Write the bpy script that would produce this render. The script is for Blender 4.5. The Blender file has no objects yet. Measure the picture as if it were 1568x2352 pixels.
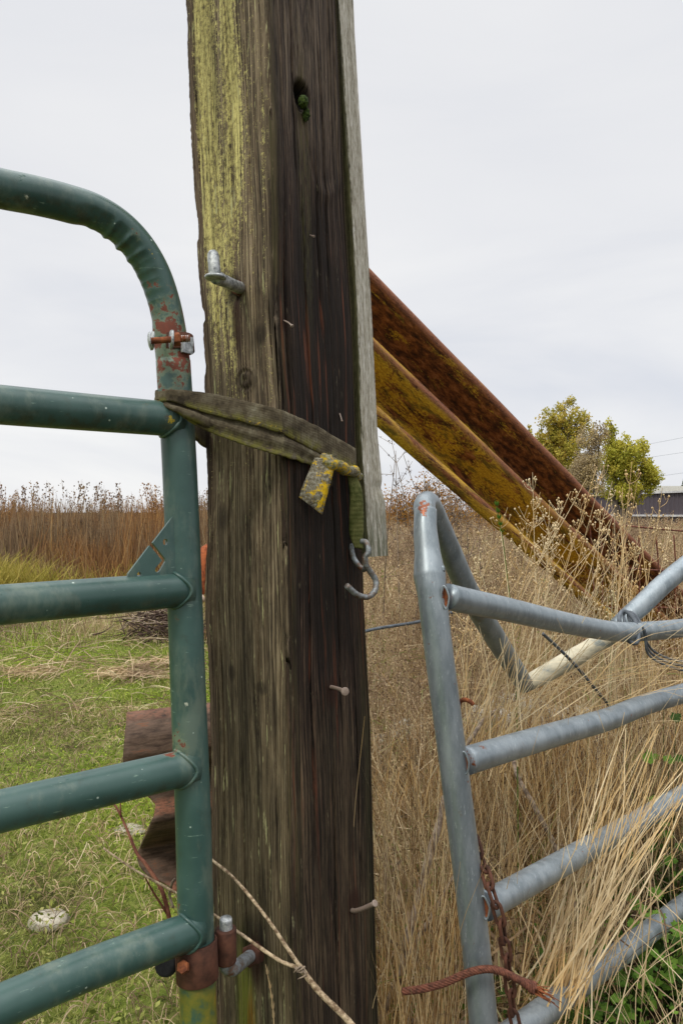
import bpy, math, random
import numpy as np
from mathutils import Vector, Matrix, noise as mnoise
from mathutils.geometry import tessellate_polygon

sc = bpy.context.scene
# ------------------------------------------------------------------ camera, sky, sun, exposure
H = 1.2                      # eye height
LENS = 26.0
F = 2352 * LENS / 36.0       # focal length in measuring units (photo measured 1568 x 2352)
cam_d = bpy.data.cameras.new('camera'); cam = bpy.data.objects.new('camera', cam_d)
sc.collection.objects.link(cam); sc.camera = cam
cam_d.sensor_fit = 'VERTICAL'; cam_d.sensor_height = 36; cam_d.sensor_width = 24; cam_d.lens = LENS
cam_d.clip_start = 0.05; cam_d.clip_end = 3000
cam.location = (0, 0, H); cam.rotation_euler = (math.radians(90), 0, 0)

SUN_EL, SUN_AZ = math.radians(48), math.radians(218)      # azimuth clockwise from +Y: behind-left of the camera
w = bpy.data.worlds.new('World'); sc.world = w; w.use_nodes = True
nt = w.node_tree; nt.nodes.clear()
def wn(t, **k):
    n = nt.nodes.new(t)
    for a, b in k.items(): setattr(n, a, b)
    return n
out = wn('ShaderNodeOutputWorld'); bg = wn('ShaderNodeBackground'); bg.inputs[1].default_value = 0.1
nt.links.new(bg.outputs[0], out.inputs[0])
sky = wn('ShaderNodeTexSky', sky_type='NISHITA', sun_disc=False, sun_elevation=SUN_EL, sun_rotation=SUN_AZ)
tc = wn('ShaderNodeTexCoord'); sep = wn('ShaderNodeSeparateXYZ'); nt.links.new(tc.outputs['Generated'], sep.inputs[0])
mp = wn('ShaderNodeMapping'); mp.inputs['Scale'].default_value = (1.0, 1.6, 5.0); mp.inputs['Rotation'].default_value = (0.1, 0.16, 0.4); mp.inputs['Location'].default_value = (3.1, 0.4, 1.2)
nt.links.new(tc.outputs['Generated'], mp.inputs[0])
n1 = wn('ShaderNodeTexNoise'); n1.inputs['Scale'].default_value = 1.5; n1.inputs['Detail'].default_value = 7; n1.inputs['Roughness'].default_value = 0.5; n1.inputs['Distortion'].default_value = 0.5
nt.links.new(mp.outputs[0], n1.inputs['Vector'])
rp = wn('ShaderNodeValToRGB'); e = rp.color_ramp.elements
e[0].position = 0.30; e[0].color = (0.64, 0.68, 0.77, 1); e[1].position = 0.68; e[1].color = (0.95, 0.95, 0.95, 1)
m_ = rp.color_ramp.elements.new(0.47); m_.color = (0.79, 0.805, 0.85, 1)
nt.links.new(n1.outputs[0], rp.inputs[0])
el = wn('ShaderNodeMapRange'); el.inputs[1].default_value = 0.0; el.inputs[2].default_value = 0.42; el.inputs[3].default_value = 0.0; el.inputs[4].default_value = 0.75
nt.links.new(sep.outputs[2], el.inputs[0])
mxe = wn('ShaderNodeMix', data_type='RGBA'); nt.links.new(el.outputs[0], mxe.inputs[0]); nt.links.new(rp.outputs[0], mxe.inputs[6]); mxe.inputs[7].default_value = (0.85, 0.855, 0.875, 1)
up = wn('ShaderNodeMapRange'); up.interpolation_type = 'SMOOTHSTEP'
up.inputs[1].default_value = 0.58; up.inputs[2].default_value = 0.90; up.inputs[3].default_value = 10.0; up.inputs[4].default_value = 34.0
nt.links.new(sep.outputs[2], up.inputs[0])
vm = wn('ShaderNodeVectorMath', operation='SCALE'); nt.links.new(mxe.outputs[2], vm.inputs[0]); nt.links.new(up.outputs[0], vm.inputs['Scale'])
mx = wn('ShaderNodeMix', data_type='RGBA'); mx.inputs[0].default_value = 0.95
nt.links.new(sky.outputs[0], mx.inputs[6]); nt.links.new(vm.outputs[0], mx.inputs[7]); nt.links.new(mx.outputs[2], bg.inputs[0])

sd = bpy.data.lights.new('sun', 'SUN'); so = bpy.data.objects.new('sun', sd); sc.collection.objects.link(so)
sd.energy = 1.5; sd.angle = math.radians(10); sd.color = (1.0, 0.94, 0.84)
sdir = Vector((math.sin(SUN_AZ)*math.cos(SUN_EL), math.cos(SUN_AZ)*math.cos(SUN_EL), math.sin(SUN_EL)))
so.rotation_euler = sdir.to_track_quat('Z', 'Y').to_euler(); so.location = (-3, -3, 6)
sc.view_settings.view_transform = 'Standard'; sc.view_settings.look = 'None'
sc.view_settings.exposure = 0.0; sc.view_settings.gamma = 1.0; sc.view_settings.use_curve_mapping = False

# ------------------------------------------------------------------ helpers
rng = np.random.default_rng(11); random.seed(5)
def P(x, y, d): return Vector(((x-784)/F*d, d, H+(1176-y)/F*d))
def link(o): sc.collection.objects.link(o); return o
def tag(o, label=None, cat=None, group=None, kind=None):
    if label: o['label'] = label
    if cat: o['category'] = cat
    if group: o['group'] = group
    if kind: o['kind'] = kind
    return o
def thing(name, loc, label, cat, group=None):
    o = bpy.data.objects.new(name, None); o.empty_display_size = 0.05; link(o); o.location = loc
    bpy.context.view_layer.update()
    return tag(o, label, cat, group)
def mesh_obj(name, v, f, mat, parent=None, smooth=True, rnd=None, uv=None):
    me = bpy.data.meshes.new(name)
    if isinstance(v, np.ndarray):
        me.vertices.add(len(v)); me.vertices.foreach_set('co', v.astype(np.float32).ravel())
        f = np.asarray(f); k = f.shape[1]
        me.loops.add(f.size); me.loops.foreach_set('vertex_index', f.astype(np.int32).ravel())
        me.polygons.add(len(f)); me.polygons.foreach_set('loop_start', (np.arange(len(f))*k).astype(np.int32))
        try: me.polygons.foreach_set('loop_total', np.full(len(f), k, np.int32))
        except Exception: pass
        me.update(calc_edges=True)
    else:
        me.from_pydata([tuple(p) for p in v], [], f); me.update()
    me.polygons.foreach_set('use_smooth', np.full(len(me.polygons), smooth, bool))
    if rnd is not None:
        a = me.attributes.new('rnd', 'FLOAT', 'POINT'); a.data.foreach_set('value', np.asarray(rnd, np.float32))
    if uv is not None:
        a = me.attributes.new('wuv', 'FLOAT_VECTOR', 'POINT'); a.data.foreach_set('vector', np.asarray(uv, np.float32).ravel())
    me.materials.append(mat)
    o = link(bpy.data.objects.new(name, me))
    if parent is not None:
        o.parent = parent
        o.matrix_parent_inverse = world_of(parent).inverted()
    return o
def world_of(o):
    m = Matrix.Identity(4); chain = []
    while o is not None: chain.append(o); o = o.parent
    for c in reversed(chain):
        m = m @ c.matrix_parent_inverse @ Matrix.LocRotScale(c.location, c.rotation_euler, c.scale)
    return m
class MB:
    def __init__(s): s.v = []; s.f = []
    def add(s, v, f):
        b = len(s.v); s.v += [Vector(p) for p in v]; s.f += [tuple(i+b for i in q) for q in f]
    def build(s, name, mat, parent=None, smooth=True): return mesh_obj(name, s.v, s.f, mat, parent, smooth)
def spline(pts, n=8, closed=False):
    pts = [Vector(p) for p in pts]
    if len(pts) < 3 and not closed: return [pts[0].lerp(pts[-1], i/n) for i in range(n+1)]
    res = []; N = len(pts); rngi = N if closed else N-1
    for i in range(rngi):
        if closed: p0, p1, p2, p3 = pts[(i-1) % N], pts[i], pts[(i+1) % N], pts[(i+2) % N]
        else:
            p1, p2 = pts[i], pts[i+1]
            p0 = pts[i-1] if i else p1*2-p2; p3 = pts[i+2] if i+2 < N else p2*2-p1
        for k in range(n):
            t = k/n
            res.append(0.5*((2*p1)+(p2-p0)*t+(2*p0-5*p1+4*p2-p3)*t*t+(3*p1-p0-3*p2+p3)*t**3))
    if not closed: res.append(pts[-1].copy())
    return res
def lerp_list(vals, m):
    n = len(vals)-1
    r = []
    for i in range(m):
        t = i/(m-1)*n; k = min(int(t), n-1); r.append(vals[k]+(vals[k+1]-vals[k])*(t-k))
    return r
def tube(M, path, r, seg=16, cap=True, closed=False, flat=None, disp=None):
    """path: list of Vectors; r: number or list of radii"""
    n = len(path)
    rr = r if isinstance(r, (list, tuple)) else [r]*n
    if len(rr) != n: rr = lerp_list(list(rr), n)
    T = []
    for i in range(n):
        a = path[(i-1) % n] if (closed or i) else path[i]; b = path[(i+1) % n] if (closed or i < n-1) else path[i]
        T.append((b-a).normalized())
    up_ = Vector((0, 0, 1)) if abs(T[0].z) < 0.9 else Vector((0, -1, 0))
    N_ = (up_-T[0]*up_.dot(T[0])).normalized(); vs = []
    for i in range(n):
        N_ = (N_-T[i]*N_.dot(T[i])).normalized(); B = T[i].cross(N_)
        for k in range(seg):
            a = 2*math.pi*k/seg; d = N_*math.cos(a)+B*math.sin(a); R = rr[i]
            if disp: R += disp(i/(n-1), d, path[i])
            vs.append(path[i]+d*R)
    fs = []
    for i in range(n if closed else n-1):
        for k in range(seg):
            a = i*seg+k; b = i*seg+(k+1) % seg; c = ((i+1) % n)*seg+(k+1) % seg; d = ((i+1) % n)*seg+k
            fs.append((a, b, c, d))
    if cap and not closed:
        vs += [path[0].copy(), path[-1].copy()]
        for k in range(seg):
            fs.append((n*seg, (k+1) % seg, k)); fs.append((n*seg+1, (n-1)*seg+k, (n-1)*seg+(k+1) % seg))
    M.add(vs, fs)
def cyl(M, a, b, r, seg=16, r2=None, bev=0.0):
    a = Vector(a); b = Vector(b); r2 = r if r2 is None else r2; d = (b-a)
    L = d.length; d.normalize()
    if bev: tube(M, [a, a+d*bev*0.3, a+d*bev, b-d*bev, b-d*bev*0.3, b], [r-bev, r-bev*0.3, r, r2, r2-bev*0.3, r2-bev], seg)
    else: tube(M, [a, b], [r, r2], seg)
def tube_obj(name, pts, r, mat, parent=None, seg=16, n=8, closed=False, **k):
    M = MB(); tube(M, spline(pts, n, closed), r, seg, closed=closed, **k); return M.build(name, mat, parent)
def box(M, c, sx, sy, sz, R=None, bev=0.0):
    c = Vector(c); R = R or Matrix.Identity(3)
    v = []
    for z in (-1, 1):
        for x, y in ((-1, -1), (1, -1), (1, 1), (-1, 1)): v.append(c+R @ Vector((x*sx/2, y*sy/2, z*sz/2)))
    M.add(v, [(3, 2, 1, 0), (4, 5, 6, 7), (0, 1, 5, 4), (1, 2, 6, 5), (2, 3, 7, 6), (3, 0, 4, 7)])
def interp(tab, y):
    return float(np.interp(y, [a for a, b in tab], [b for a, b in tab]))

# ---- node material builder
class Mat:
    def __init__(s, name):
        s.m = bpy.data.materials.new(name); s.m.use_nodes = True; s.t = s.m.node_tree; s.t.nodes.clear()
        s.out = s.t.nodes.new('ShaderNodeOutputMaterial'); s.b = s.t.nodes.new('ShaderNodeBsdfPrincipled')
        s.t.links.new(s.b.outputs[0], s.out.inputs[0])
        tcn = s.t.nodes.new('ShaderNodeTexCoord'); s.obj = tcn.outputs['Object']
        g = s.t.nodes.new('ShaderNodeNewGeometry'); s.pos = g.outputs['Position']; s.nrm = g.outputs['Normal']
    def set(s, sock, v):
        if hasattr(v, 'is_output') or hasattr(v, 'links'): s.t.links.new(v, sock)
        elif isinstance(v, (tuple, list)) and len(v) == 3 and sock.type == 'RGBA': sock.default_value = (*v, 1)
        else: sock.default_value = v
    def map(s, vec, scale=(1, 1, 1), loc=(0, 0, 0), rot=(0, 0, 0)):
        n = s.t.nodes.new('ShaderNodeMapping'); s.t.links.new(vec, n.inputs[0])
        n.inputs['Scale'].default_value = scale; n.inputs['Location'].default_value = loc; n.inputs['Rotation'].default_value = rot
        return n.outputs[0]
    def noise(s, vec, scale=5, detail=4, rough=0.55, dist=0.0):
        n = s.t.nodes.new('ShaderNodeTexNoise'); s.t.links.new(vec, n.inputs['Vector'])
        n.inputs['Scale'].default_value = scale; n.inputs['Detail'].default_value = detail
        n.inputs['Roughness'].default_value = rough; n.inputs['Distortion'].default_value = dist
        return n.outputs[0]
    def vor(s, vec, scale=5, feat='F1', rand=1.0):
        n = s.t.nodes.new('ShaderNodeTexVoronoi'); n.feature = feat; s.t.links.new(vec, n.inputs['Vector']); n.inputs['Scale'].default_value = scale
        n.inputs['Randomness'].default_value = rand
        return n.outputs['Distance'], n.outputs['Color']
    def math(s, op, a, b=0.0, c=None, clamp=False):
        n = s.t.nodes.new('ShaderNodeMath'); n.operation = op; n.use_clamp = clamp
        s.set(n.inputs[0], a); s.set(n.inputs[1], b)
        if c is not None: s.set(n.inputs[2], c)
        return n.outputs[0]
    def rng(s, v, a, b, c=0.0, d=1.0, smooth=True):
        n = s.t.nodes.new('ShaderNodeMapRange'); n.interpolation_type = 'SMOOTHSTEP' if smooth else 'LINEAR'
        s.set(n.inputs[0], v)
        for i, q in enumerate((a, b, c, d)): s.set(n.inputs[i+1], q)
        return n.outputs[0]
    def mix(s, f, a, b, mode='MIX'):
        n = s.t.nodes.new('ShaderNodeMix'); n.data_type = 'RGBA'; n.blend_type = mode
        s.set(n.inputs[0], f); s.set(n.inputs[6], a); s.set(n.inputs[7], b)
        return n.outputs[2]
    def ramp(s, f, stops):
        n = s.t.nodes.new('ShaderNodeValToRGB'); s.set(n.inputs[0], f); cr = n.color_ramp
        while len(cr.elements) < len(stops): cr.elements.new(0.5)
        for e_, (p, c) in zip(cr.elements, stops): e_.position = p; e_.color = (*c, 1)
        return n.outputs[0]
    def attr(s, name):
        n = s.t.nodes.new('ShaderNodeAttribute'); n.attribute_name = name; return n
    def sep(s, v):
        n = s.t.nodes.new('ShaderNodeSeparateXYZ'); s.t.links.new(v, n.inputs[0]); return n.outputs
    def blob(s, vec, c, r0, r1):
        n = s.t.nodes.new('ShaderNodeVectorMath'); n.operation = 'DISTANCE'; s.t.links.new(vec, n.inputs[0]); n.inputs[1].default_value = tuple(c)
        return s.rng(n.outputs['Value'], r0, r1, 1.0, 0.0)
    def vblob(s, u, v, cu, cv, ru, rv, edge=0.0):
        a = s.math('DIVIDE', s.math('SUBTRACT', u, cu), ru); b = s.math('DIVIDE', s.math('SUBTRACT', v, cv), rv)
        return s.rng(s.math('ADD', s.math('MULTIPLY', a, a), s.math('MULTIPLY', b, b)), 0.0, 1.0, 1.0, 0.0)
    def done(s, col, rough=0.7, metal=0.0, bump=None, bs=0.3, bd=0.002, spec=0.5, transl=0.0):
        s.set(s.b.inputs['Base Color'], col); s.set(s.b.inputs['Roughness'], rough); s.set(s.b.inputs['Metallic'], metal)
        s.set(s.b.inputs['Specular IOR Level'], spec)
        if bump is not None:
            n = s.t.nodes.new('ShaderNodeBump'); n.inputs['Strength'].default_value = bs; n.inputs['Distance'].default_value = bd
            s.set(n.inputs['Height'], bump); s.t.links.new(n.outputs[0], s.b.inputs['Normal'])
        if transl:
            tr = s.t.nodes.new('ShaderNodeBsdfTranslucent'); s.set(tr.inputs[0], col)
            mxs = s.t.nodes.new('ShaderNodeMixShader'); mxs.inputs[0].default_value = transl
            s.t.links.new(s.b.outputs[0], mxs.inputs[1]); s.t.links.new(tr.outputs[0], mxs.inputs[2]); s.t.links.new(mxs.outputs[0], s.out.inputs[0])
        return s.m

# ------------------------------------------------------------------ materials
def m_green():
    s = Mat('green_gate_paint'); p = s.pos
    big = s.noise(p, 9, 4, 0.6); fine = s.noise(p, 120, 3, 0.6)
    col = s.mix(s.rng(big, 0.3, 0.7), (0.027, 0.066, 0.056), (0.050, 0.102, 0.088))
    # grime and pale scratches
    col = s.mix(s.math('MULTIPLY', s.rng(s.noise(p, 30, 6, 0.7), 0.55, 0.75), 0.5), col, (0.035, 0.045, 0.03))
    scr = s.noise(s.map(p, (40, 40, 260)), 1, 3, 0.7)
    col = s.mix(s.math('MULTIPLY', s.rng(scr, 0.66, 0.72), 0.55), col, (0.22, 0.32, 0.25))
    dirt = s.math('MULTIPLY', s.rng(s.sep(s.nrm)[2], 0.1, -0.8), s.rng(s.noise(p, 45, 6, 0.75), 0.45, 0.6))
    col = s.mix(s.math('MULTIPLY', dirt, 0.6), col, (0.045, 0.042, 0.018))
    dust = s.rng(s.noise(s.map(p, (1, 1, .35)), 16, 6, 0.7), 0.50, 0.68)
    col = s.mix(s.math('MULTIPLY', dust, 0.38), col, (0.20, 0.23, 0.17))
    yb = None
    for (x, y, d_, r) in ((356, 578, 1.03, .0085), (363, 602, 1.03, .0045), (366, 612, 1.03, .004), (141, 438, .915, .006), (190, 488, .935, .007), (217, 493, .94, .006), (258, 533, .96, .006), (331, 537, 1.0, .005), (349, 665, 1.03, .004), (360, 700, 1.03, .005), (263, 955, .96, .007), (395, 966, 1.03, .005), (233, 2100, .98, .01), (247, 2110, .98, .008)):
        b = s.blob(p, P(x, y, d_), r*0.2, r*3.0); yb = b if yb is None else s.math('MAXIMUM', yb, b)
    ym = s.rng(s.math('ADD', s.noise(p, 150, 5, 0.8), s.math('MULTIPLY', yb, 0.45)), 0.80, 0.86)
    col = s.mix(ym, col, s.mix(fine, (0.40, 0.26, 0.01), (0.60, 0.48, 0.05)))
    # chalky faded streak low down the left of the post
    # rust and lifted primer round the bend and clamp
    zone = s.blob(p, P(402, 790, 1.04), 0.03, 0.125)
    z2 = s.blob(p, P(412, 850, 1.04), 0.01, 0.06)
    z = s.math('MAXIMUM', zone, z2)
    for (x, y, r) in ((318, 540, .014), (403, 1708, .022), (400, 2105, .02), (395, 1420, .012), (380, 1010, .012), (385, 1190, .010), (350, 2113, .012), (214, 1790, .008)):
        z = s.math('MAXIMUM', z, s.blob(p, P(x, y, 1.02), r*0.2, r*1.6))
    rn = s.noise(p, 55, 6, 0.68)
    rmask = s.rng(s.math('ADD', rn, s.math('MULTIPLY', z, 0.17)), 0.655, 0.70)
    hal = s.rng(s.math('ADD', rn, s.math('MULTIPLY', z, 0.25)), 0.60, 0.70)
    col = s.mix(s.math('MULTIPLY', hal, s.math('MULTIPLY', z, 0.7)), col, (0.16, 0.20, 0.12))
    rustc = s.mix(s.noise(p, 160, 3), (0.20, 0.045, 0.022), (0.10, 0.035, 0.02))
    col = s.mix(s.math('MULTIPLY', rmask, s.rng(z, 0.02, 0.3)), col, rustc)
    # lichen specks, yellow and white
    dv, cv = s.vor(p, 70); cs = s.sep(cv)
    spot = s.math('MULTIPLY', s.rng(s.math('ADD', dv, s.math('MULTIPLY', s.noise(p, 260, 4, 0.8), 0.8)), 0.50, 0.62, 1, 0), s.math('GREATER_THAN', cs[0], 0.978))
    lc = s.mix(s.math('GREATER_THAN', cs[1], 0.45), (0.45, 0.30, 0.02), (0.42, 0.44, 0.34))
    col = s.mix(spot, col, lc)
    dv2, cv2 = s.vor(p, 190); c2 = s.sep(cv2)
    col = s.mix(s.math('MULTIPLY', s.rng(dv2, 0.2, 0.35, 1, 0), s.math('GREATER_THAN', c2[2], 0.988)), col, (0.38, 0.46, 0.40))
    # mossy growth below the bottom hinge band
    low = s.rng(s.sep(p)[2], H-(2190-1176)/F*1.03, H-(2270-1176)/F*1.03)
    mo = s.ramp(s.noise(p, 26, 6, 0.7), [(0.36, (0.04, 0.09, 0.06)), (0.46, (0.13, 0.14, 0.02)), (0.58, (0.22, 0.18, 0.02)), (0.66, (0.33, 0.20, 0.015))])
    inpost = s.math('LESS_THAN', s.math('ABSOLUTE', s.math('ADD', s.sep(p)[0], 0.203)), 0.035)
    col = s.mix(s.math('MULTIPLY', s.math('MULTIPLY', low, inpost), 0.9), col, mo)
    h = s.math('ADD', s.math('MULTIPLY', fine, 0.15), s.math('ADD', s.math('MULTIPLY', spot, 0.8), s.math('MULTIPLY', rmask, -0.4)))
    ro = s.rng(s.math('MAXIMUM', rmask, s.rng(big, .3, .8, 0, .3)), 0, 1, 0.33, 0.8)
    return s.done(col, ro, 0.0, h, 0.35, 0.0012, 0.45)
GREEN = m_green()

def m_galv(name='galvanized_steel', dark=1.0):
    s = Mat(name); p = s.pos
    n = s.noise(s.map(p, (1, 1, 0.25)), 30, 7, 0.75); f = s.noise(p, 220, 3, 0.6)
    a = s.vor(p, 90)[1]
    col = s.mix(s.rng(n, 0.3, 0.7), (0.165*dark, 0.20*dark, 0.22*dark), (0.31*dark, 0.35*dark, 0.37*dark))
    sc_ = s.noise(s.map(p, (300, 60, 60), rot=(0.3, 0.7, 0.2)), 1, 4, 0.75)
    col = s.mix(s.math('MULTIPLY', s.rng(sc_, 0.58, 0.70), 0.5), col, (0.55, 0.60, 0.62))
    col = s.mix(s.math('MULTIPLY', s.rng(s.noise(p, 14, 6, 0.7), 0.6, 0.72), 0.55), col, (0.20, 0.16, 0.10))
    # rust scar along the weld seam of the upright, and on the bent top
    z = s.blob(p, P(975, 1150, 1.27), 0.006, 0.032)
    for (x, y, r) in ((1025, 1368, .028), (1070, 1750, .028), (1115, 2080, .024), (985, 1300, .008), (990, 1330, .010), (1003, 1390, .010)):
        z = s.math('MAXIMUM', z, s.blob(p, P(x, y, 1.24), r*0.15, r*1.0))
    rm = s.rng(s.math('ADD', s.noise(p, 70, 5, 0.65), s.math('MULTIPLY', z, 0.35)), 0.66, 0.73)
    col = s.mix(rm, col, s.mix(f, (0.30, 0.09, 0.03), (0.16, 0.05, 0.025)))
    # pale seam streak down the post
    st = None
    for (x, y) in ((1010, 1420), (1018, 1480), (1026, 1540), (1032, 1600), (1040, 1660)):
        b = s.blob(s.map(p, (1, 1, 0.22), loc=(0, 0, 0)), (P(x, y, 1.235).x, P(x, y, 1.235).y, P(x, y, 1.235).z*0.22), 0.0025, 0.0075)
        st = b if st is None else s.math('MAXIMUM', st, b)
    stm = s.math('MULTIPLY', st, s.rng(s.noise(s.map(p, (1, 1, 0.4)), 90, 4, 0.7), 0.46, 0.56))
    col = s.mix(stm, col, (0.48, 0.42, 0.24))
    return s.done(col, s.rng(n, 0.3, 0.8, 0.34, 0.56), 0.45, s.math('ADD', s.math('MULTIPLY', f, 0.3), rm), 0.25, 0.001, 0.5)
GALV = m_galv()
GALVD = m_galv('dull_weathered_steel', 0.85)

def m_cream():
    s = Mat('weathered_pale_pipe'); p = s.pos
    n = s.noise(s.map(p, (1, 1, 2)), 16, 5, 0.65)
    col = s.ramp(n, [(0.35, (0.20, 0.22, 0.20)), (0.45, (0.42, 0.38, 0.27)), (0.6, (0.55, 0.50, 0.36)), (0.72, (0.28, 0.20, 0.11))])
    return s.done(col, 0.7, 0.0, n, 0.2, 0.002)
CREAM = m_cream()

def m_rust(name, c1, c2, sc_=40):
    s = Mat(name); n = s.noise(s.pos, sc_, 6, 0.65); f = s.noise(s.pos, sc_*6, 3, 0.7)
    return s.done(s.mix(s.rng(n, 0.3, 0.7), c1, c2), 0.85, 0.0, s.math('ADD', n, s.math('MULTIPLY', f, 0.6)), 0.5, 0.0015, 0.3)
RUST = m_rust('red_brown_rust', (0.036, 0.016, 0.010), (0.115, 0.045, 0.026))
RUSTO = m_rust('orange_rust', (0.10, 0.030, 0.014), (0.30, 0.095, 0.032), 90)
ROPE = m_rust('rusty_wire_rope', (0.05, 0.02, 0.013), (0.19, 0.070, 0.042), 150)
WIRE = m_rust('rusty_thin_wire', (0.07, 0.025, 0.018), (0.20, 0.07, 0.04), 60)

def m_zinc():
    s = Mat('bright_zinc'); n = s.noise(s.pos, 110, 5, 0.7)
    return s.done(s.ramp(n, [(0.36, (0.14, 0.15, 0.15)), (0.5, (0.36, 0.38, 0.38)), (0.66, (0.62, 0.64, 0.62))]), 0.5, 0.45, n, 0.3, 0.001)
ZINC = m_zinc()
def m_hook():
    s = Mat('hook_steel'); n = s.noise(s.pos, 60, 5, 0.7)
    return s.done(s.ramp(n, [(0.36, (0.14, 0.06, 0.03)), (0.46, (0.15, 0.13, 0.11)), (0.56, (0.22, 0.24, 0.25)), (0.7, (0.38, 0.40, 0.40))]), 0.5, 0.3, n, 0.2, 0.001)
HOOK = m_hook()
def m_nail():
    s = Mat('nail_metal'); n = s.noise(s.pos, 200, 4, 0.7)
    return s.done(s.mix(n, (0.13, 0.075, 0.05), (0.36, 0.30, 0.25)), 0.6, 0.2)
NAIL = m_nail()

def m_guard(name, yellow, phase):
    """painted guardrail steel; wuv.x runs along the rail, wuv.y across the profile (0..1)"""
    s = Mat(name); a = s.attr('wuv').outputs['Vector']; u, v, _ = s.sep(a)
    st = s.noise(s.map(a, (2.6, 6.5, 1), loc=(phase, phase, 0), rot=(0, 0, .35)), 1.5, 9, 0.74, 0.8)
    f = s.noise(s.map(a, (30, 45, 1)), 3, 5, 0.7)
    mm = s.math('ADD', st, s.math('MULTIPLY', s.math('SUBTRACT', f, 0.5), 0.28))
    rustc = s.ramp(s.noise(s.map(a, (7, 14, 1), loc=(5, 2, 0)), 2.4, 7, 0.75), [(0.36, (0.022, 0.009, 0.004)), (0.46, (0.085, 0.028, 0.009)), (0.55, (0.25, 0.085, 0.022)), (0.68, (0.42, 0.19, 0.075))]) if yellow else s.ramp(s.noise(s.map(a, (9, 14, 1), loc=(5, 2, 0)), 2.4, 7, 0.75), [(0.34, (0.028, 0.015, 0.008)), (0.46, (0.07, 0.042, 0.025)), (0.58, (0.12, 0.076, 0.050)), (0.68, (0.17, 0.07, 0.032))])
    pal = s.ramp(f, [(0.34, (0.30, 0.13, 0.012)), (0.5, (0.52, 0.31, 0.02)), (0.68, (0.72, 0.52, 0.05))])
    pal = s.mix(s.math('MULTIPLY', s.rng(s.noise(s.map(a, (3, 7, 1), loc=(9, 1, 0)), 2.2, 6, 0.7), 0.50, 0.60), 0.75), pal, (0.060, 0.050, 0.014))
    # less paint survives on the upper trough and top edge (v near 1)
    thr = s.rng(v, 0.42, 0.80, 0.065, -0.060) if yellow else 0.0
    paint = s.rng(s.math('ADD', mm, thr if yellow else -0.35), 0.49, 0.58)
    col = s.mix(paint, rustc, pal)
    if not yellow: col = s.mix(s.math('MULTIPLY', s.rng(u, .30, .48), s.rng(s.math('ADD', f, s.math('MULTIPLY', v, .5)), .5, .75)), col, (0.045, 0.050, 0.012))
    # worn red-brown ridges
    ridge = s.math('COSINE', s.math('MULTIPLY', v, 12.566))
    rr = s.math('MULTIPLY', s.rng(ridge, 0.86, 1.0), s.rng(f, 0.36, 0.56))
    rr = s.math('MULTIPLY', rr, s.rng(v, 0.3, 0.6, 0.45, 1.0))
    col = s.mix(rr, col, s.mix(f, (0.18, 0.055, 0.026), (0.38, 0.17, 0.10)))
    return s.done(col, 0.75, 0.0, s.math('ADD', f, s.math('MULTIPLY', paint, 0.6)), 0.4, 0.002, 0.35)
GUARD = m_guard('yellow_painted_rusty_rail', True, 0.0)
GUARD2 = m_guard('bare_rusty_rail', False, 3.0)

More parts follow.
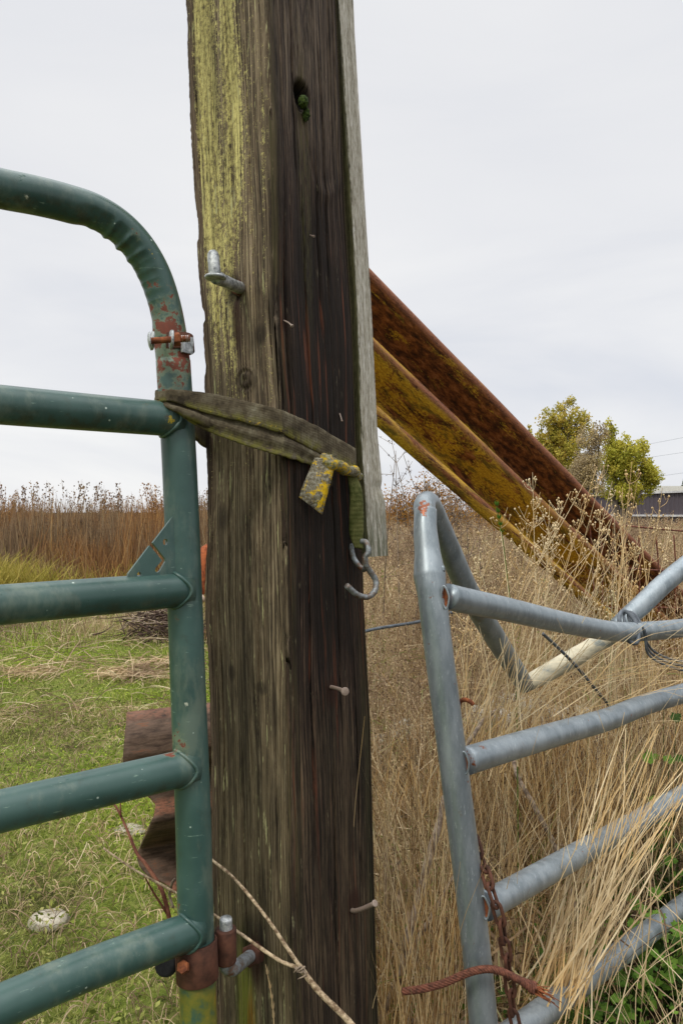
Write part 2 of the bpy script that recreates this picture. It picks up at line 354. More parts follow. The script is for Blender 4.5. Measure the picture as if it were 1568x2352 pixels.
def m_timber():
    s = Mat('old_timber'); a = s.attr('wuv').outputs['Vector']; u, v, _ = s.sep(a)
    right = s.math('GREATER_THAN', u, 1.0)
    wob = s.math('MULTIPLY', s.math('SUBTRACT', s.noise(s.map(a, (1.6, 0.9, 1)), 1.6, 3, 0.5), 0.5), 0.20)
    uu = s.math('ADD', u, wob)
    cmb = s.t.nodes.new('ShaderNodeCombineXYZ'); s.set(cmb.inputs[0], uu); s.set(cmb.inputs[1], v)
    A = cmb.outputs[0]
    g1 = s.noise(s.map(A, (26, 0.8, 1)), 1.0, 6, 0.72)
    g2 = s.noise(s.map(A, (66, 3.4, 1)), 1.0, 4, 0.72)
    g3 = s.noise(s.map(a, (150, 22, 1)), 1.0, 3, 0.75)
    g4 = s.math('SINE', s.math('ADD', s.math('MULTIPLY', uu, 200.0), s.math('MULTIPLY', g1, 7.0)))
    grain = s.math('ADD', s.math('MULTIPLY', g1, 0.34), s.math('ADD', s.math('MULTIPLY', g2, 0.30), s.math('ADD', s.math('MULTIPLY', s.noise(s.map(A, (38, 17, 1), loc=(5, 5, 0)), 1.0, 4, 0.8), 0.30), s.math('MULTIPLY', g4, 0.03))))
    ln1 = s.noise(s.map(A, (33, 0.7, 1), loc=(2, 5, 0)), 1.0, 2, 0.5); ln2 = s.noise(s.map(A, (13, 0.9, 1), loc=(8, 5, 0)), 1.0, 3, 0.6)
    crack = s.math('MAXIMUM', s.rng(s.math('ABSOLUTE', s.math('SUBTRACT', ln1, 0.5)), 0.05, 0.012), s.math('MULTIPLY', s.rng(s.math('ABSOLUTE', s.math('SUBTRACT', ln2, 0.52)), 0.03, 0.006), 0.9))
    crack = s.math('MULTIPLY', crack, s.rng(s.noise(s.map(a, (20, 3.5, 1), loc=(4, 4, 0)), 1, 4, 0.7), 0.36, 0.56, 0.35, 1.0))
    pale = s.rng(s.math('ABSOLUTE', s.math('SUBTRACT', s.noise(s.map(A, (40, 1.2, 1), loc=(1, 9, 0)), 1.0, 2, 0.5), 0.5)), 0.03, 0.0)
    brk = s.rng(s.noise(s.map(a, (7, 9, 1), loc=(3, 3, 0)), 1.0, 5, 0.7), 0.36, 0.62)
    crack = s.math('MULTIPLY', crack, s.math('ADD', 0.25, s.math('MULTIPLY', brk, 0.75))); pale = s.math('MULTIPLY', pale, s.rng(s.noise(s.map(a, (9, 12, 1), loc=(13, 3, 0)), 1.0, 5, 0.75), 0.42, 0.62))
    short = s.noise(s.map(A, (38, 17, 1), loc=(5, 5, 0)), 1.0, 4, 0.8)
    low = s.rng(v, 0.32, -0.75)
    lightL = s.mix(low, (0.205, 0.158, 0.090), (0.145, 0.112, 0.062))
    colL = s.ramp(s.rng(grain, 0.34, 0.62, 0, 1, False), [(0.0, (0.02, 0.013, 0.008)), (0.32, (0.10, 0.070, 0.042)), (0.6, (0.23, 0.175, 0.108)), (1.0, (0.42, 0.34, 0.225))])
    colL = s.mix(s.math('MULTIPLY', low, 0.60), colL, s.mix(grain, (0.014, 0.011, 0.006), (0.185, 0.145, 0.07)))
    colL = s.mix(s.math('MULTIPLY', crack, 0.78), colL, (0.022, 0.016, 0.010))
    colL = s.mix(s.math('MULTIPLY', pale, 0.40), colL, (0.42, 0.35, 0.22))
    # bare brown splintered strip on the far left
    colL = s.mix(s.math('MULTIPLY', s.rng(s.math('ADD', u, s.math('MULTIPLY', wob, 0.3)), 0.17, 0.10), 0.75), colL, s.mix(s.rng(g2, 0.35, 0.62), (0.02, 0.012, 0.009), (0.155, 0.105, 0.07)))
    # yellow-green crust lichen
    vt = s.rng(v, 0.22, 0.66); band = s.math('MULTIPLY', s.rng(s.math('ADD', u, s.math('MULTIPLY', wob, 0.25)), 0.11, 0.19), s.rng(u, 0.86, 0.50))
    strong = s.math('MULTIPLY', s.vblob(u, v, 0.27, 0.50, 0.17, 0.56), 0.19)
    core2 = s.math('MULTIPLY', s.vblob(u, v, 0.56, 0.62, 0.15, 0.30), 0.13)
    core3 = s.math('MULTIPLY', s.vblob(u, v, 0.45, 0.36, 0.15, 0.24), 0.10)
    ln0 = s.math('ADD', s.math('MULTIPLY', s.noise(s.map(a, (30, 85, 1)), 1, 5, 0.95), 0.68), s.math('MULTIPLY', s.noise(s.map(a, (14, 2.6, 1)), 1, 4, 0.65), 0.32))
    ln = s.rng(ln0, 0.40, 0.60, 0, 1, False)
    cov = s.math('MULTIPLY', s.math('MULTIPLY', vt, band), 0.30)
    cov = s.math('ADD', cov, s.math('ADD', s.math('MULTIPLY', s.vblob(u, v, 0.26, 0.62, 0.16, 0.48), 0.70), s.math('ADD', s.math('MULTIPLY', s.vblob(u, v, 0.56, 0.66, 0.14, 0.32), 0.42), s.math('MULTIPLY', s.vblob(u, v, 0.45, 0.36, 0.14, 0.26), 0.38))))
    cov = s.math('ADD', cov, s.math('MULTIPLY', s.rng(v, -0.15, 0.25), 0.10))
    cov = s.math('MINIMUM', cov, 0.80)
    lm = s.math('MULTIPLY', s.rng(s.math('SUBTRACT', s.math('ADD', ln, cov), 1.0), -0.03, 0.10), s.math('SUBTRACT', 1.0, right))
    lm = s.math('MULTIPLY', lm, s.math('SUBTRACT', 1.0, s.math('MULTIPLY', crack, 0.8)))
    # long pale lichen dashes all the way down
    dash = s.noise(s.map(a, (26, 11, 1), loc=(3, 1, 0)), 1, 4, 0.72)
    dm = s.math('MULTIPLY', s.math('MULTIPLY', s.rng(dash, 0.60, 0.65), 0.85), s.math('SUBTRACT', 1.0, right))
    yl = s.mix(s.rng(ln, 0.2, 0.9), (0.36, 0.31, 0.10), (0.74, 0.66, 0.25))
    colL = s.mix(s.math('MULTIPLY', lm, 0.85), colL, yl)
    colL = s.mix(dm, colL, (0.42, 0.40, 0.20))
    # green and orange algae streaks under the hinge
    hs = s.math('MULTIPLY', s.vblob(u, v, 0.44, -0.80, 0.16, 0.17), s.rng(g2, 0.3, 0.55))
    colL = s.mix(s.math('MULTIPLY', hs, 0.85), colL, (0.15, 0.17, 0.015))
    os_ = s.math('MULTIPLY', s.vblob(u, v, 0.50, -0.83, 0.06, 0.10), s.rng(g2, 0.40, 0.55))
    colL = s.mix(os_, colL, (0.32, 0.14, 0.01))
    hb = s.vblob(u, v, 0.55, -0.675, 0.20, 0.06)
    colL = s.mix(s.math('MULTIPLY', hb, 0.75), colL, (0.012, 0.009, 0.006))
    # dark halo round the top hinge pin
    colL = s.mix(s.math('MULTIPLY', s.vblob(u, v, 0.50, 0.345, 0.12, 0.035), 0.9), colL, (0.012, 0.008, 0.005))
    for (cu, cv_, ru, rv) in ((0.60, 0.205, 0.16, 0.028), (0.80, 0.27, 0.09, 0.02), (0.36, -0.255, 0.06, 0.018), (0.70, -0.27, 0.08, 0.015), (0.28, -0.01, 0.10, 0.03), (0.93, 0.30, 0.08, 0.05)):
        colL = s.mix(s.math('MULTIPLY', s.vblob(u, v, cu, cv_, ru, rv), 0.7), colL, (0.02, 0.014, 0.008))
    # creosoted right face
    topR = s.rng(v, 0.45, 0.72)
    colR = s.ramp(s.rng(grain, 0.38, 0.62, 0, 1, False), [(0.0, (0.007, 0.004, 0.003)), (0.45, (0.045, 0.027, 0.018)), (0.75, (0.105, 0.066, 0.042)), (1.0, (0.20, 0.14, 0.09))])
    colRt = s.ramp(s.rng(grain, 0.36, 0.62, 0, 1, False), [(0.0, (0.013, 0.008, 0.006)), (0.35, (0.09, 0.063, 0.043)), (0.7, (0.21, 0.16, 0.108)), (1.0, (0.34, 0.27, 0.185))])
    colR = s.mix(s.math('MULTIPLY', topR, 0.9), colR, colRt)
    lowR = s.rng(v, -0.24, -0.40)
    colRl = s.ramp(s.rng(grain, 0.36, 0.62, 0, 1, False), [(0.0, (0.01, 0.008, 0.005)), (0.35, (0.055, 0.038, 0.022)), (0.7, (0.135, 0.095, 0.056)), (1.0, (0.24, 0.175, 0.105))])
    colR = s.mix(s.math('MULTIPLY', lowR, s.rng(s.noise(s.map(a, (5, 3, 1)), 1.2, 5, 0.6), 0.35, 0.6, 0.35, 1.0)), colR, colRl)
    colR = s.mix(s.math('MULTIPLY', crack, 0.85), colR, (0.006, 0.004, 0.003))
    colR = s.mix(s.math('MULTIPLY', pale, s.rng(v, 0.3, 0.7, 0.22, 0.4)), colR, (0.17, 0.13, 0.085))
    # black tar stain through the middle
    tar = s.math('ADD', s.vblob(u, v, 1.55, 0.12, 0.62, 0.52), s.math('MULTIPLY', s.math('SUBTRACT', s.noise(s.map(a, (9, 1.2, 1)), 1, 5, 0.7), 0.5), 1.3))
    colR = s.mix(s.math('MULTIPLY', s.rng(tar, 0.20, 0.75), 0.75), colR, (0.009, 0.006, 0.004))
    # red-brown heartwood streaks
    red = s.math('MULTIPLY', s.rng(s.noise(s.map(A, (22, 2.6, 1), loc=(7, 3, 0)), 1, 5, 0.65), 0.56, 0.66), s.rng(v, 0.50, 0.36))
    colR = s.mix(s.math('MULTIPLY', red, s.rng(v, -0.62, -0.3, 0.35, 0.9)), colR, (0.15, 0.050, 0.024))
    # olive algae bloom below the knot
    alg = s.math('MULTIPLY', s.vblob(u, v, 1.42, 0.52, 0.11, 0.30), s.rng(s.noise(s.map(a, (60, 30, 1)), 1, 4, 0.75), 0.42, 0.6))
    colR = s.mix(s.math('MULTIPLY', alg, 0.6), colR, (0.10, 0.092, 0.03))
    alg2 = s.math('MULTIPLY', s.rng(u, 1.16, 1.0), s.rng(s.noise(s.map(a, (14, 3, 1)), 1, 4, 0.7), 0.4, 0.6))
    colR = s.mix(s.math('MULTIPLY', alg2, 0.6), colR, (0.085, 0.075, 0.028))
    alg3 = s.math('MULTIPLY', s.rng(u, 1.82, 2.0), s.rng(v, -0.1, -0.3))
    colR = s.mix(s.math('MULTIPLY', alg3, 0.5), colR, (0.03, 0.035, 0.01))
    dR = s.rng(s.noise(s.map(a, (28, 12, 1), loc=(1, 7, 0)), 1, 4, 0.7), 0.65, 0.69)
    colR = s.mix(s.math('MULTIPLY', dR, 0.6), colR, (0.24, 0.20, 0.12))
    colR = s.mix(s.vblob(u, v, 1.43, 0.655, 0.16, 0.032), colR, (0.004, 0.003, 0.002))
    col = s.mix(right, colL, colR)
    # broad damp and sun-bleached patches, checks, stains running from nails and bolt holes
    blot = s.noise(s.map(a, (3.2, 2.0, 1), loc=(4, 8, 0)), 1.3, 6, 0.7)
    col = s.mix(s.math('MULTIPLY', s.rng(blot, 0.47, 0.62), s.mix(s.rng(v, -0.1, 0.35), (0.75, 0.75, 0.75), (0.45, 0.45, 0.45))), col, s.mix(0.75, col, (0.012, 0.009, 0.006)))
    fle = s.noise(s.map(a, (24, 8, 1), loc=(6, 2, 0)), 1, 5, 0.8)
    col = s.mix(s.math('MULTIPLY', s.rng(fle, 0.57, 0.65), 0.8), col, (0.018, 0.012, 0.008))
    for (cu, cv_, ru, rv) in ((1.50, -0.285, 0.10, 0.030), (1.72, -0.635, 0.10, 0.03), (1.10, 0.285, 0.05, 0.02), (0.53, 0.30, 0.07, 0.07), (0.57, -0.70, 0.09, 0.06)):
        col = s.mix(s.math('MULTIPLY', s.vblob(u, v, cu, cv_, ru, rv), 0.85), col, (0.030, 0.012, 0.007))
    hgt = s.math('ADD', s.math('SUBTRACT', s.math('MULTIPLY', grain, 1.6), s.math('MULTIPLY', crack, 1.0)), s.math('ADD', s.math('MULTIPLY', g3, 0.5), s.math('MULTIPLY', lm, 0.25)))
    return s.done(col, 0.88, 0.0, hgt, 0.8, 0.003, 0.25)
TIMBER = m_timber()

def m_board():
    s = Mat('silvered_board'); a = s.attr('wuv').outputs['Vector']; u, v, _ = s.sep(a)
    g = s.noise(s.map(a, (9, 2.2, 1)), 1, 5, 0.75); g2 = s.noise(s.map(a, (24, 18, 1)), 1, 4, 0.8)
    gg = s.math('ADD', s.math('MULTIPLY', g, 0.5), s.math('MULTIPLY', g2, 0.5))
    g3 = s.noise(s.map(a, (40, 50, 1)), 1, 3, 0.8); gg = s.math('ADD', s.math('MULTIPLY', gg, 0.6), s.math('MULTIPLY', g3, 0.4))
    col = s.ramp(gg, [(0.38, (0.09, 0.08, 0.055)), (0.46, (0.28, 0.255, 0.19)), (0.54, (0.50, 0.47, 0.39)), (0.62, (0.75, 0.73, 0.66))])
    fleck = s.rng(s.noise(s.map(a, (12, 16, 1), loc=(2, 2, 0)), 1, 5, 0.8), 0.60, 0.66); col = s.mix(s.math('MULTIPLY', fleck, 0.7), col, (0.80, 0.79, 0.74))
    moss = s.math('LESS_THAN', u, 0.36)
    col2 = s.ramp(gg, [(0.40, (0.018, 0.016, 0.008)), (0.48, (0.065, 0.062, 0.024)), (0.56, (0.15, 0.14, 0.065)), (0.64, (0.30, 0.28, 0.17))])
    mm = s.rng(s.math('ADD', u, s.math('MULTIPLY', s.math('SUBTRACT', g2, 0.5), 0.5)), 0.46, 0.34)
    col = s.mix(mm, col, col2)
    bot = s.math('MULTIPLY', s.rng(v, 0.05, -0.07), s.rng(s.noise(s.map(a, (8, 12, 1)), 1.5, 5, 0.7), 0.44, 0.54))
    col = s.mix(s.math('MULTIPLY', bot, 0.75), col, (0.10, 0.11, 0.06))
    return s.done(col, 0.85, 0.0, gg, 0.8, 0.003, 0.25)
BOARD = m_board()

def m_strap(name, lich):
    s = Mat(name); p = s.pos; a = s.attr('wuv').outputs['Vector']
    wv = s.math('SINE', s.math('MULTIPLY', s.sep(a)[0], 900.0)); wv2 = s.math('SINE', s.math('MULTIPLY', s.sep(a)[1], 60.0))
    n = s.noise(p, 35, 6, 0.7); f = s.noise(p, 300, 3, 0.7)
    col = s.ramp(n, [(0.34, (0.035, 0.028, 0.018)), (0.48, (0.085, 0.068, 0.042)), (0.62, (0.15, 0.13, 0.085)), (0.72, (0.24, 0.225, 0.16))])
    col = s.mix(s.math('MULTIPLY', s.rng(s.sep(a)[1], 0.55, 0.0), s.rng(s.noise(p, 60, 5, 0.7), 0.42, 0.58)), col, (0.15, 0.14, 0.035))
    if lich == 2:
        col = s.mix(s.math('MULTIPLY', s.rng(s.noise(p, 210, 6, 0.85), 0.44, 0.62), 0.75), col, (0.34, 0.33, 0.27))
    if lich:
        dv, cv = s.vor(p, 95 if lich == 1 else 75); c = s.sep(cv)
        sp = s.math('MULTIPLY', s.rng(s.math('ADD', dv, s.math('MULTIPLY', s.noise(p, 240, 5, 0.85), 1.1)), 0.80, 0.92, 1, 0), s.math('GREATER_THAN', c[0], 0.90 if lich == 1 else 0.62))
        edge = s.math('MULTIPLY', s.rng(s.math('ABSOLUTE', s.math('SUBTRACT', s.sep(a)[1], 0.12)), 0.30, 0.0), 0.07)
        sp = s.rng(s.math('ADD', s.noise(p, 75, 6, 0.8), edge), 0.65 if lich == 1 else 0.545, 0.70 if lich == 1 else 0.58)
        sp = s.math('MULTIPLY', sp, s.rng(s.noise(p, 26, 3, 0.6), 0.46 if lich == 1 else 0.38, 0.56 if lich == 1 else 0.48))
        col = s.mix(sp, col, s.mix(f, (0.42, 0.25, 0.006), (0.62, 0.42, 0.02)))
    if lich == 3: col = s.mix(s.rng(n, 0.35, 0.6), (0.045, 0.055, 0.012), (0.12, 0.12, 0.04))
    return s.done(col, 0.92, 0.0, s.math('ADD', s.math('MULTIPLY', wv, 0.25), s.math('ADD', f, s.math('MULTIPLY', wv2, 0.15))), 0.6, 0.0012, 0.15)
STRAP = m_strap('olive_webbing', 1); STRAPL = m_strap('lichened_webbing', 2); STRAPM = m_strap('mossy_webbing', 3)

def m_rnd(name, stops, rough=0.75, transl=0.3, spec=0.2, pos_scale=None, stops2=None, thr=(0.45, 0.55)):
    s = Mat(name); r = s.attr('rnd').outputs['Fac']
    c = s.ramp(r, stops)
    if stops2:
        c = s.mix(s.rng(s.noise(s.pos, pos_scale, 4, 0.6), *thr), c, s.ramp(r, stops2))
    return s.done(c, rough, 0.0, None, spec=spec, transl=transl)
DRY = m_rnd('dry_straw', [(0.0, (0.14, 0.075, 0.03)), (0.24, (0.34, 0.20, 0.08)), (0.45, (0.62, 0.42, 0.18)), (0.72, (0.76, 0.58, 0.32)), (0.93, (0.88, 0.78, 0.54)), (0.96, (0.22, 0.26, 0.06))],
            pos_scale=2.6, stops2=[(0.0, (0.10, 0.06, 0.035)), (0.3, (0.30, 0.20, 0.10)), (0.55, (0.60, 0.46, 0.26)), (0.85, (0.80, 0.68, 0.45)), (0.88, (0.17, 0.22, 0.045))])
THATCH = m_rnd('tangled_thatch', [(0.0, (0.09, 0.06, 0.035)), (0.35, (0.38, 0.26, 0.14)), (0.66, (0.68, 0.53, 0.33)), (0.78, (0.80, 0.68, 0.46)), (0.82, (0.26, 0.29, 0.07)), (1.0, (0.16, 0.22, 0.045))],
            pos_scale=1.9, stops2=[(0.0, (0.06, 0.038, 0.024)), (0.5, (0.24, 0.16, 0.10)), (0.85, (0.48, 0.37, 0.24)), (1.0, (0.60, 0.50, 0.34))], thr=(0.42, 0.6))
BROWN = m_rnd('rusty_brown_weeds', [(0.0, (0.08, 0.04, 0.02)), (0.4, (0.24, 0.12, 0.05)), (0.75, (0.44, 0.24, 0.085)), (1.0, (0.60, 0.36, 0.11))],
            pos_scale=0.8, stops2=[(0.0, (0.08, 0.055, 0.035)), (0.5, (0.24, 0.165, 0.10)), (1.0, (0.44, 0.34, 0.19))], transl=0.35, thr=(0.40, 0.62))
OCHRE = m_rnd('ochre_green_weeds', [(0.0, (0.161, 0.149, 0.023)), (0.4, (0.345, 0.299, 0.057)), (0.8, (0.483, 0.391, 0.103)), (1.0, (0.345, 0.196, 0.057))], transl=0.35)
TURF = m_rnd('meadow_green', [(0.0, (0.09, 0.16, 0.012)), (0.3, (0.21, 0.31, 0.03)), (0.62, (0.40, 0.50, 0.06)), (0.8, (0.52, 0.56, 0.12)), (0.84, (0.50, 0.44, 0.18)), (1.0, (0.70, 0.60, 0.34))],
            pos_scale=1.5, stops2=[(0.0, (0.07, 0.09, 0.02)), (0.4, (0.20, 0.22, 0.05)), (0.65, (0.40, 0.41, 0.12)), (1.0, (0.62, 0.54, 0.30))], thr=(0.40, 0.58), transl=0.4)
LEAFG = m_rnd('broad_green_leaf', [(0.0, (0.04, 0.09, 0.012)), (0.5, (0.10, 0.21, 0.02)), (1.0, (0.20, 0.34, 0.045))], transl=0.3, spec=0.35)
TREEL = m_rnd('autumn_poplar_leaves', [(0.0, (0.20, 0.20, 0.03)), (0.4, (0.42, 0.38, 0.06)), (0.75, (0.60, 0.48, 0.10)), (1.0, (0.62, 0.40, 0.10))], transl=0.45)
TREEG = m_rnd('green_poplar_leaves', [(0.0, (0.22, 0.24, 0.03)), (0.5, (0.46, 0.44, 0.06)), (1.0, (0.66, 0.56, 0.10))], transl=0.45)
TWIGL = m_rnd('pale_twig_leaves', [(0.0, (0.260, 0.208, 0.130)), (0.5, (0.468, 0.377, 0.221)), (1.0, (0.572, 0.442, 0.156))], transl=0.35)
ORANGEL = m_rnd('orange_shrub_leaves', [(0.0, (0.20, 0.08, 0.02)), (0.5, (0.36, 0.18, 0.04)), (1.0, (0.46, 0.28, 0.06))], transl=0.35)
def m_simple(name, c1, c2, sc_=30, rough=0.85, bs=0.4, stretch=(1, 1, 1)):
    s = Mat(name); n = s.noise(s.map(s.pos, stretch), sc_, 5, 0.65)
    return s.done(s.mix(s.rng(n, 0.35, 0.65), c1, c2), rough, 0, n, bs, 0.002, 0.3)
BARK = m_simple('tree_bark', (0.10, 0.08, 0.06), (0.24, 0.20, 0.16), 8)
STEM = m_simple('dry_stem', (0.14, 0.09, 0.05), (0.50, 0.39, 0.25), 130, stretch=(1, 1, 1))
DEADW = m_simple('dead_branch_wood', (0.10, 0.07, 0.05), (0.32, 0.25, 0.18), 60)
REDST = m_simple('red_brown_stem', (0.10, 0.03, 0.02), (0.24, 0.10, 0.06), 60)
DARKTW = m_simple('dark_brush_twigs', (0.02, 0.012, 0.009), (0.10, 0.06, 0.042), 40)
STONE = m_simple('pale_field_stone', (0.24, 0.21, 0.15), (0.48, 0.44, 0.35), 28)
RUBBLE = m_simple('limed_rubble', (0.18, 0.17, 0.10), (0.62, 0.60, 0.54), 18)
MOSS = m_simple('deep_green_moss', (0.010, 0.02, 0.002), (0.05, 0.085, 0.006), 260, bs=1.0)
PIPEB = m_simple('grey_plastic_line', (0.05, 0.06, 0.07), (0.13, 0.15, 0.17), 30, rough=0.5)
HIDE = m_simple('red_cow_hide', (0.13, 0.030, 0.010), (0.32, 0.085, 0.024), 22, bs=1.0)
PALEH = m_simple('pale_muzzle', (0.42, 0.30, 0.22), (0.60, 0.46, 0.36), 20)
HOOF = m_simple('dark_hoof', (0.03, 0.02, 0.015), (0.06, 0.045, 0.035), 30)
WASHER = m_simple('black_rubber', (0.01, 0.01, 0.01), (0.03, 0.03, 0.03), 30)

def m_ground():
    s = Mat('soil_and_turf'); p = s.pos; x, y, z = s.sep(p)
    n = s.noise(p, 1.6, 6, 0.65); f = s.noise(p, 26, 6, 0.75)
    g = s.ramp(f, [(0.32, (0.03, 0.04, 0.01)), (0.5, (0.14, 0.18, 0.03)), (0.66, (0.28, 0.30, 0.08))])
    b = s.ramp(f, [(0.32, (0.012, 0.010, 0.005)), (0.5, (0.045, 0.032, 0.016)), (0.68, (0.12, 0.085, 0.045))])
    side = s.rng(s.math('ADD', s.math('DIVIDE', x, s.math('MAXIMUM', y, 1.0)), s.math('MULTIPLY', s.math('SUBTRACT', n, 0.5), 0.3)), -0.16, -0.06)
    far = s.rng(y, 8.0, 10.5)
    return s.done(s.mix(s.math('MAXIMUM', side, s.math('MAXIMUM', far, s.math('MULTIPLY', s.rng(n, 0.5, 0.62), 0.7))), g, b), 0.95, 0, f, 0.9, 0.02, 0.1)
GROUND = m_ground()
def m_metalwall():
    s = Mat('plum_metal_siding'); n = s.noise(s.map(s.pos, (1, 1, 0.3)), 2, 5, 0.6)
    return s.done(s.mix(n, (0.062, 0.05, 0.06), (0.10, 0.082, 0.095)), 0.55, 0.0, None)
SIDING = m_metalwall()
ROOFM = m_simple('grey_shingles', (0.20, 0.19, 0.16), (0.34, 0.33, 0.28), 9)
WHITE = m_simple('white_trim', (0.5, 0.5, 0.5), (0.68, 0.68, 0.66), 6)

# ------------------------------------------------------------------ ground
gx = np.concatenate([-np.geomspace(900, 3, 26), np.linspace(-2.8, 2.8, 70), np.geomspace(3, 900, 26)])
gy = np.concatenate([-np.geomspace(60, 1, 10), np.linspace(-0.8, 12, 150), np.geomspace(12.4, 1500, 40)])
def ghm(x, y):
    return mnoise.noise(Vector((x*0.9, y*0.9, 0)))*0.05 + mnoise.noise(Vector((x*4, y*4, 3)))*0.015 - 0.02
vg = []
for b in gy:
    for a in gx:
        near = math.exp(-max(0, math.hypot(a, b)-10)/10)
        vg.append((a, b, ghm(a, b)*near))
nx = len(gx)
ii, jj = np.meshgrid(np.arange(len(gy)-1), np.arange(nx-1), indexing='ij'); k0 = (ii*nx+jj).ravel()
fg = np.stack([k0, k0+1, k0+nx+1, k0+nx], 1)
tag(mesh_obj('ground', np.array(vg), fg, GROUND), 'meadow soil and turf running to the horizon', kind='structure')

# ------------------------------------------------------------------ timber post
LT = [(-200, 408), (0, 417), (400, 435), (700, 448), (1066, 463), (1373, 461), (1680, 470), (2023, 476), (2352, 484), (3300, 505)]
CT = [(-200, 604), (0, 611), (340, 624), (680, 631), (929, 648), (1195, 654), (1440, 663), (2023, 671), (2352, 684), (3300, 712)]
RT = [(-200, 767), (0, 776), (442, 794), (700, 808), (1000, 817), (1278, 832), (1400, 835), (1700, 850), (2352, 865), (3300, 895)]
ER = [(-200, 0), (0, 3), (30, 0), (60, 0), (220, -1), (400, 1), (480, 8), (515, 7), (520, 1), (600, 4), (680, 9), (692, 16), (712, 18), (722, 10), (760, 8), (830, 13), (850, 6), (900, 3), (1000, 1), (1240, 5), (1300, 0), (1400, -2), (1600, 0), (3300, 0)]
dL, dC, dR = 1.219, 1.10, 1.247
def z_of(y, d): return H+(1176-y)/F*d
def row_corners(y):
    L = P(interp(LT, y), y, dL); C = P(interp(CT, y), y, dC); R = P(interp(RT, y), y, dR)
    zc = z_of(y, 1.15); L.z = C.z = R.z = zc
    # keep the photo's corner lines: x measured on this image row; the shift in z from using one height is a few mm
    return L, C, R, L+R-C
post = thing('timber_post', P(650, 3070, 1.2), 'tall weathered square timber post with yellow lichen on its left face', 'post')
NZ = 820; ys = np.linspace(-190, 3200, NZ); NL = 150; NR = 150; NB = 8
CHK = [(.22, -.35, .28, .010), (.36, .05, .20, .008), (.47, -.55, .22, .009), (.66, -.12, .25, .010), (.74, .52, .22, .009), (.83, -.5, .30, .010), (.30, .30, .10, .008), (.90, .18, .18, .012), (.14, .62, .2, .01),
       (1.12, .22, .30, .014), (1.26, -.3, .26, .010), (1.38, .30, .22, .010), (1.50, -.62, .26, .012), (1.62, -.10, .30, .010), (1.70, .55, .25, .010), (1.30, .68, .2, .010), (1.82, -.45, .25, .010), (1.58, .44, .16, .012)]
def checks(u, v):
    s = 0
    for cu, cv, hl, wd in CHK:
        q = (v-cv)/hl
        if abs(q) < 1:
            uc = cu+.018*mnoise.noise(Vector((v*7, cu*9, 3)))+.01*mnoise.noise(Vector((v*24, cu*9, 5))); s = max(s, (1-q*q)*math.exp(-((u-uc)/(wd*(1-.6*q*q)))**2))
    return s
def vn(u, v, s=0.0): return mnoise.noise(Vector((u, v, s)))
V = []; UV = []
for y in ys:
    L, C, R, B = row_corners(y)
    v_ = L.z-H; e1 = (C-L); e2 = (R-C)
    n1_ = Vector((-e2.x, -e2.y, 0)).normalized(); n2_ = Vector((e1.x, e1.y, 0)).normalized()
    er = 1.25*interp(ER, y)/F*dL + 0.0012*vn(3, v_*60) + 0.002*vn(5, v_*14) + 0.0015*vn(8, v_*160)
    wob = lambda u: u+0.05*vn(u*2, v_*1.1, 4)
    for k in range(NL):                                   # left face
        u = k/NL; p = L.lerp(C, u)
        g = vn(wob(u)*34, v_*1.2, 1); g2 = vn(wob(u)*70, v_*3, 2)
        d = -0.0010*max(0, g+0.1)*2 + 0.0005*g2 + 0.003*vn(u*3, v_*4, 9)
        if u < 0.17:
            w_ = (1-u/0.17); p = p+e1.normalized()*er*w_; rough_ = vn(u*55, v_*2.2, 6)
            d += -0.004*w_ + 0.003*rough_ - 0.007*w_**3 - 0.004*max(0, vn(u*9, v_*6, 12))
        if u > 0.94: d -= 0.006*((u-0.94)/0.06)**2
        kn = ((u-0.60)/0.10)**2+((v_-0.205)/0.018)**2
        if kn < 4: d += 0.003*math.exp(-kn)*math.sin(kn*7)
        hp = ((u-0.50)/0.09)**2+((v_-0.343)/0.018)**2
        d -= 0.010*math.exp(-hp*1.4)
        d -= .006*checks(u, v_)
        V.append(p+n1_*d); UV.append((u, v_, 0))
    for k in range(NR):                                   # right face
        u = k/NR; p = C.lerp(R, u)
        top = max(0, min(1, (v_-0.35)/0.3))
        g = vn(wob(u+1)*30, v_*1.2, 21); g2 = vn(wob(u)*60, v_*3, 22)
        curl = 0.25*math.exp(-((u-0.43)/0.28)**2-((v_-0.66)/0.16)**2)
        g3 = vn((u+curl*(1 if u > 0.43 else -1))*26, v_*1.1, 23)
        d = -0.0016*max(0, g)*(0.6+top) - 0.004*top*max(0, g3) + 0.0006*g2 + 0.004*vn(u*3, v_*3, 19)
        if u < 0.06: d -= 0.006*(1-u/0.06)**2
        if u < 0.16: d -= 0.004*max(0, vn(u*12, v_*5, 31)+0.1)
        if u > 0.95: d -= 0.004*((u-0.95)/0.05)**2
        kh = ((u-0.43)/0.085)**2+((v_-0.655)/0.020)**2
        d -= 0.034*math.exp(-kh**2)
        ledge = math.exp(-((v_-0.545-0.03*math.sin(u*7))/0.014)**2)*max(0, 1-abs(u-0.75)/0.25)
        d += 0.004*ledge
        low = max(0, min(1, (-v_-0.5)/0.2)); d -= 0.0035*low*max(0, vn(u*16, v_*7, 41))
        d -= .007*checks(1+u, v_)
        V.append(p+n2_*d); UV.append((1+u, v_, 0))
    for k in range(NB): V.append(R.lerp(B, k/NB)); UV.append((k/NB*0.9, v_+3, 0))
    for k in range(NB):
        u = k/NB; p = B.lerp(L, u)
        if u > 0.7: p = p+e1.normalized()*er*(u-0.7)/0.3
        V.append(p); UV.append((0.05+u*0.9, v_+5, 0))
ring = NL+NR+2*NB
ii, jj = np.meshgrid(np.arange(NZ-1), np.arange(ring), indexing='ij')
a_ = (ii*ring+jj).ravel(); b_ = (ii*ring+(jj+1) % ring).ravel()
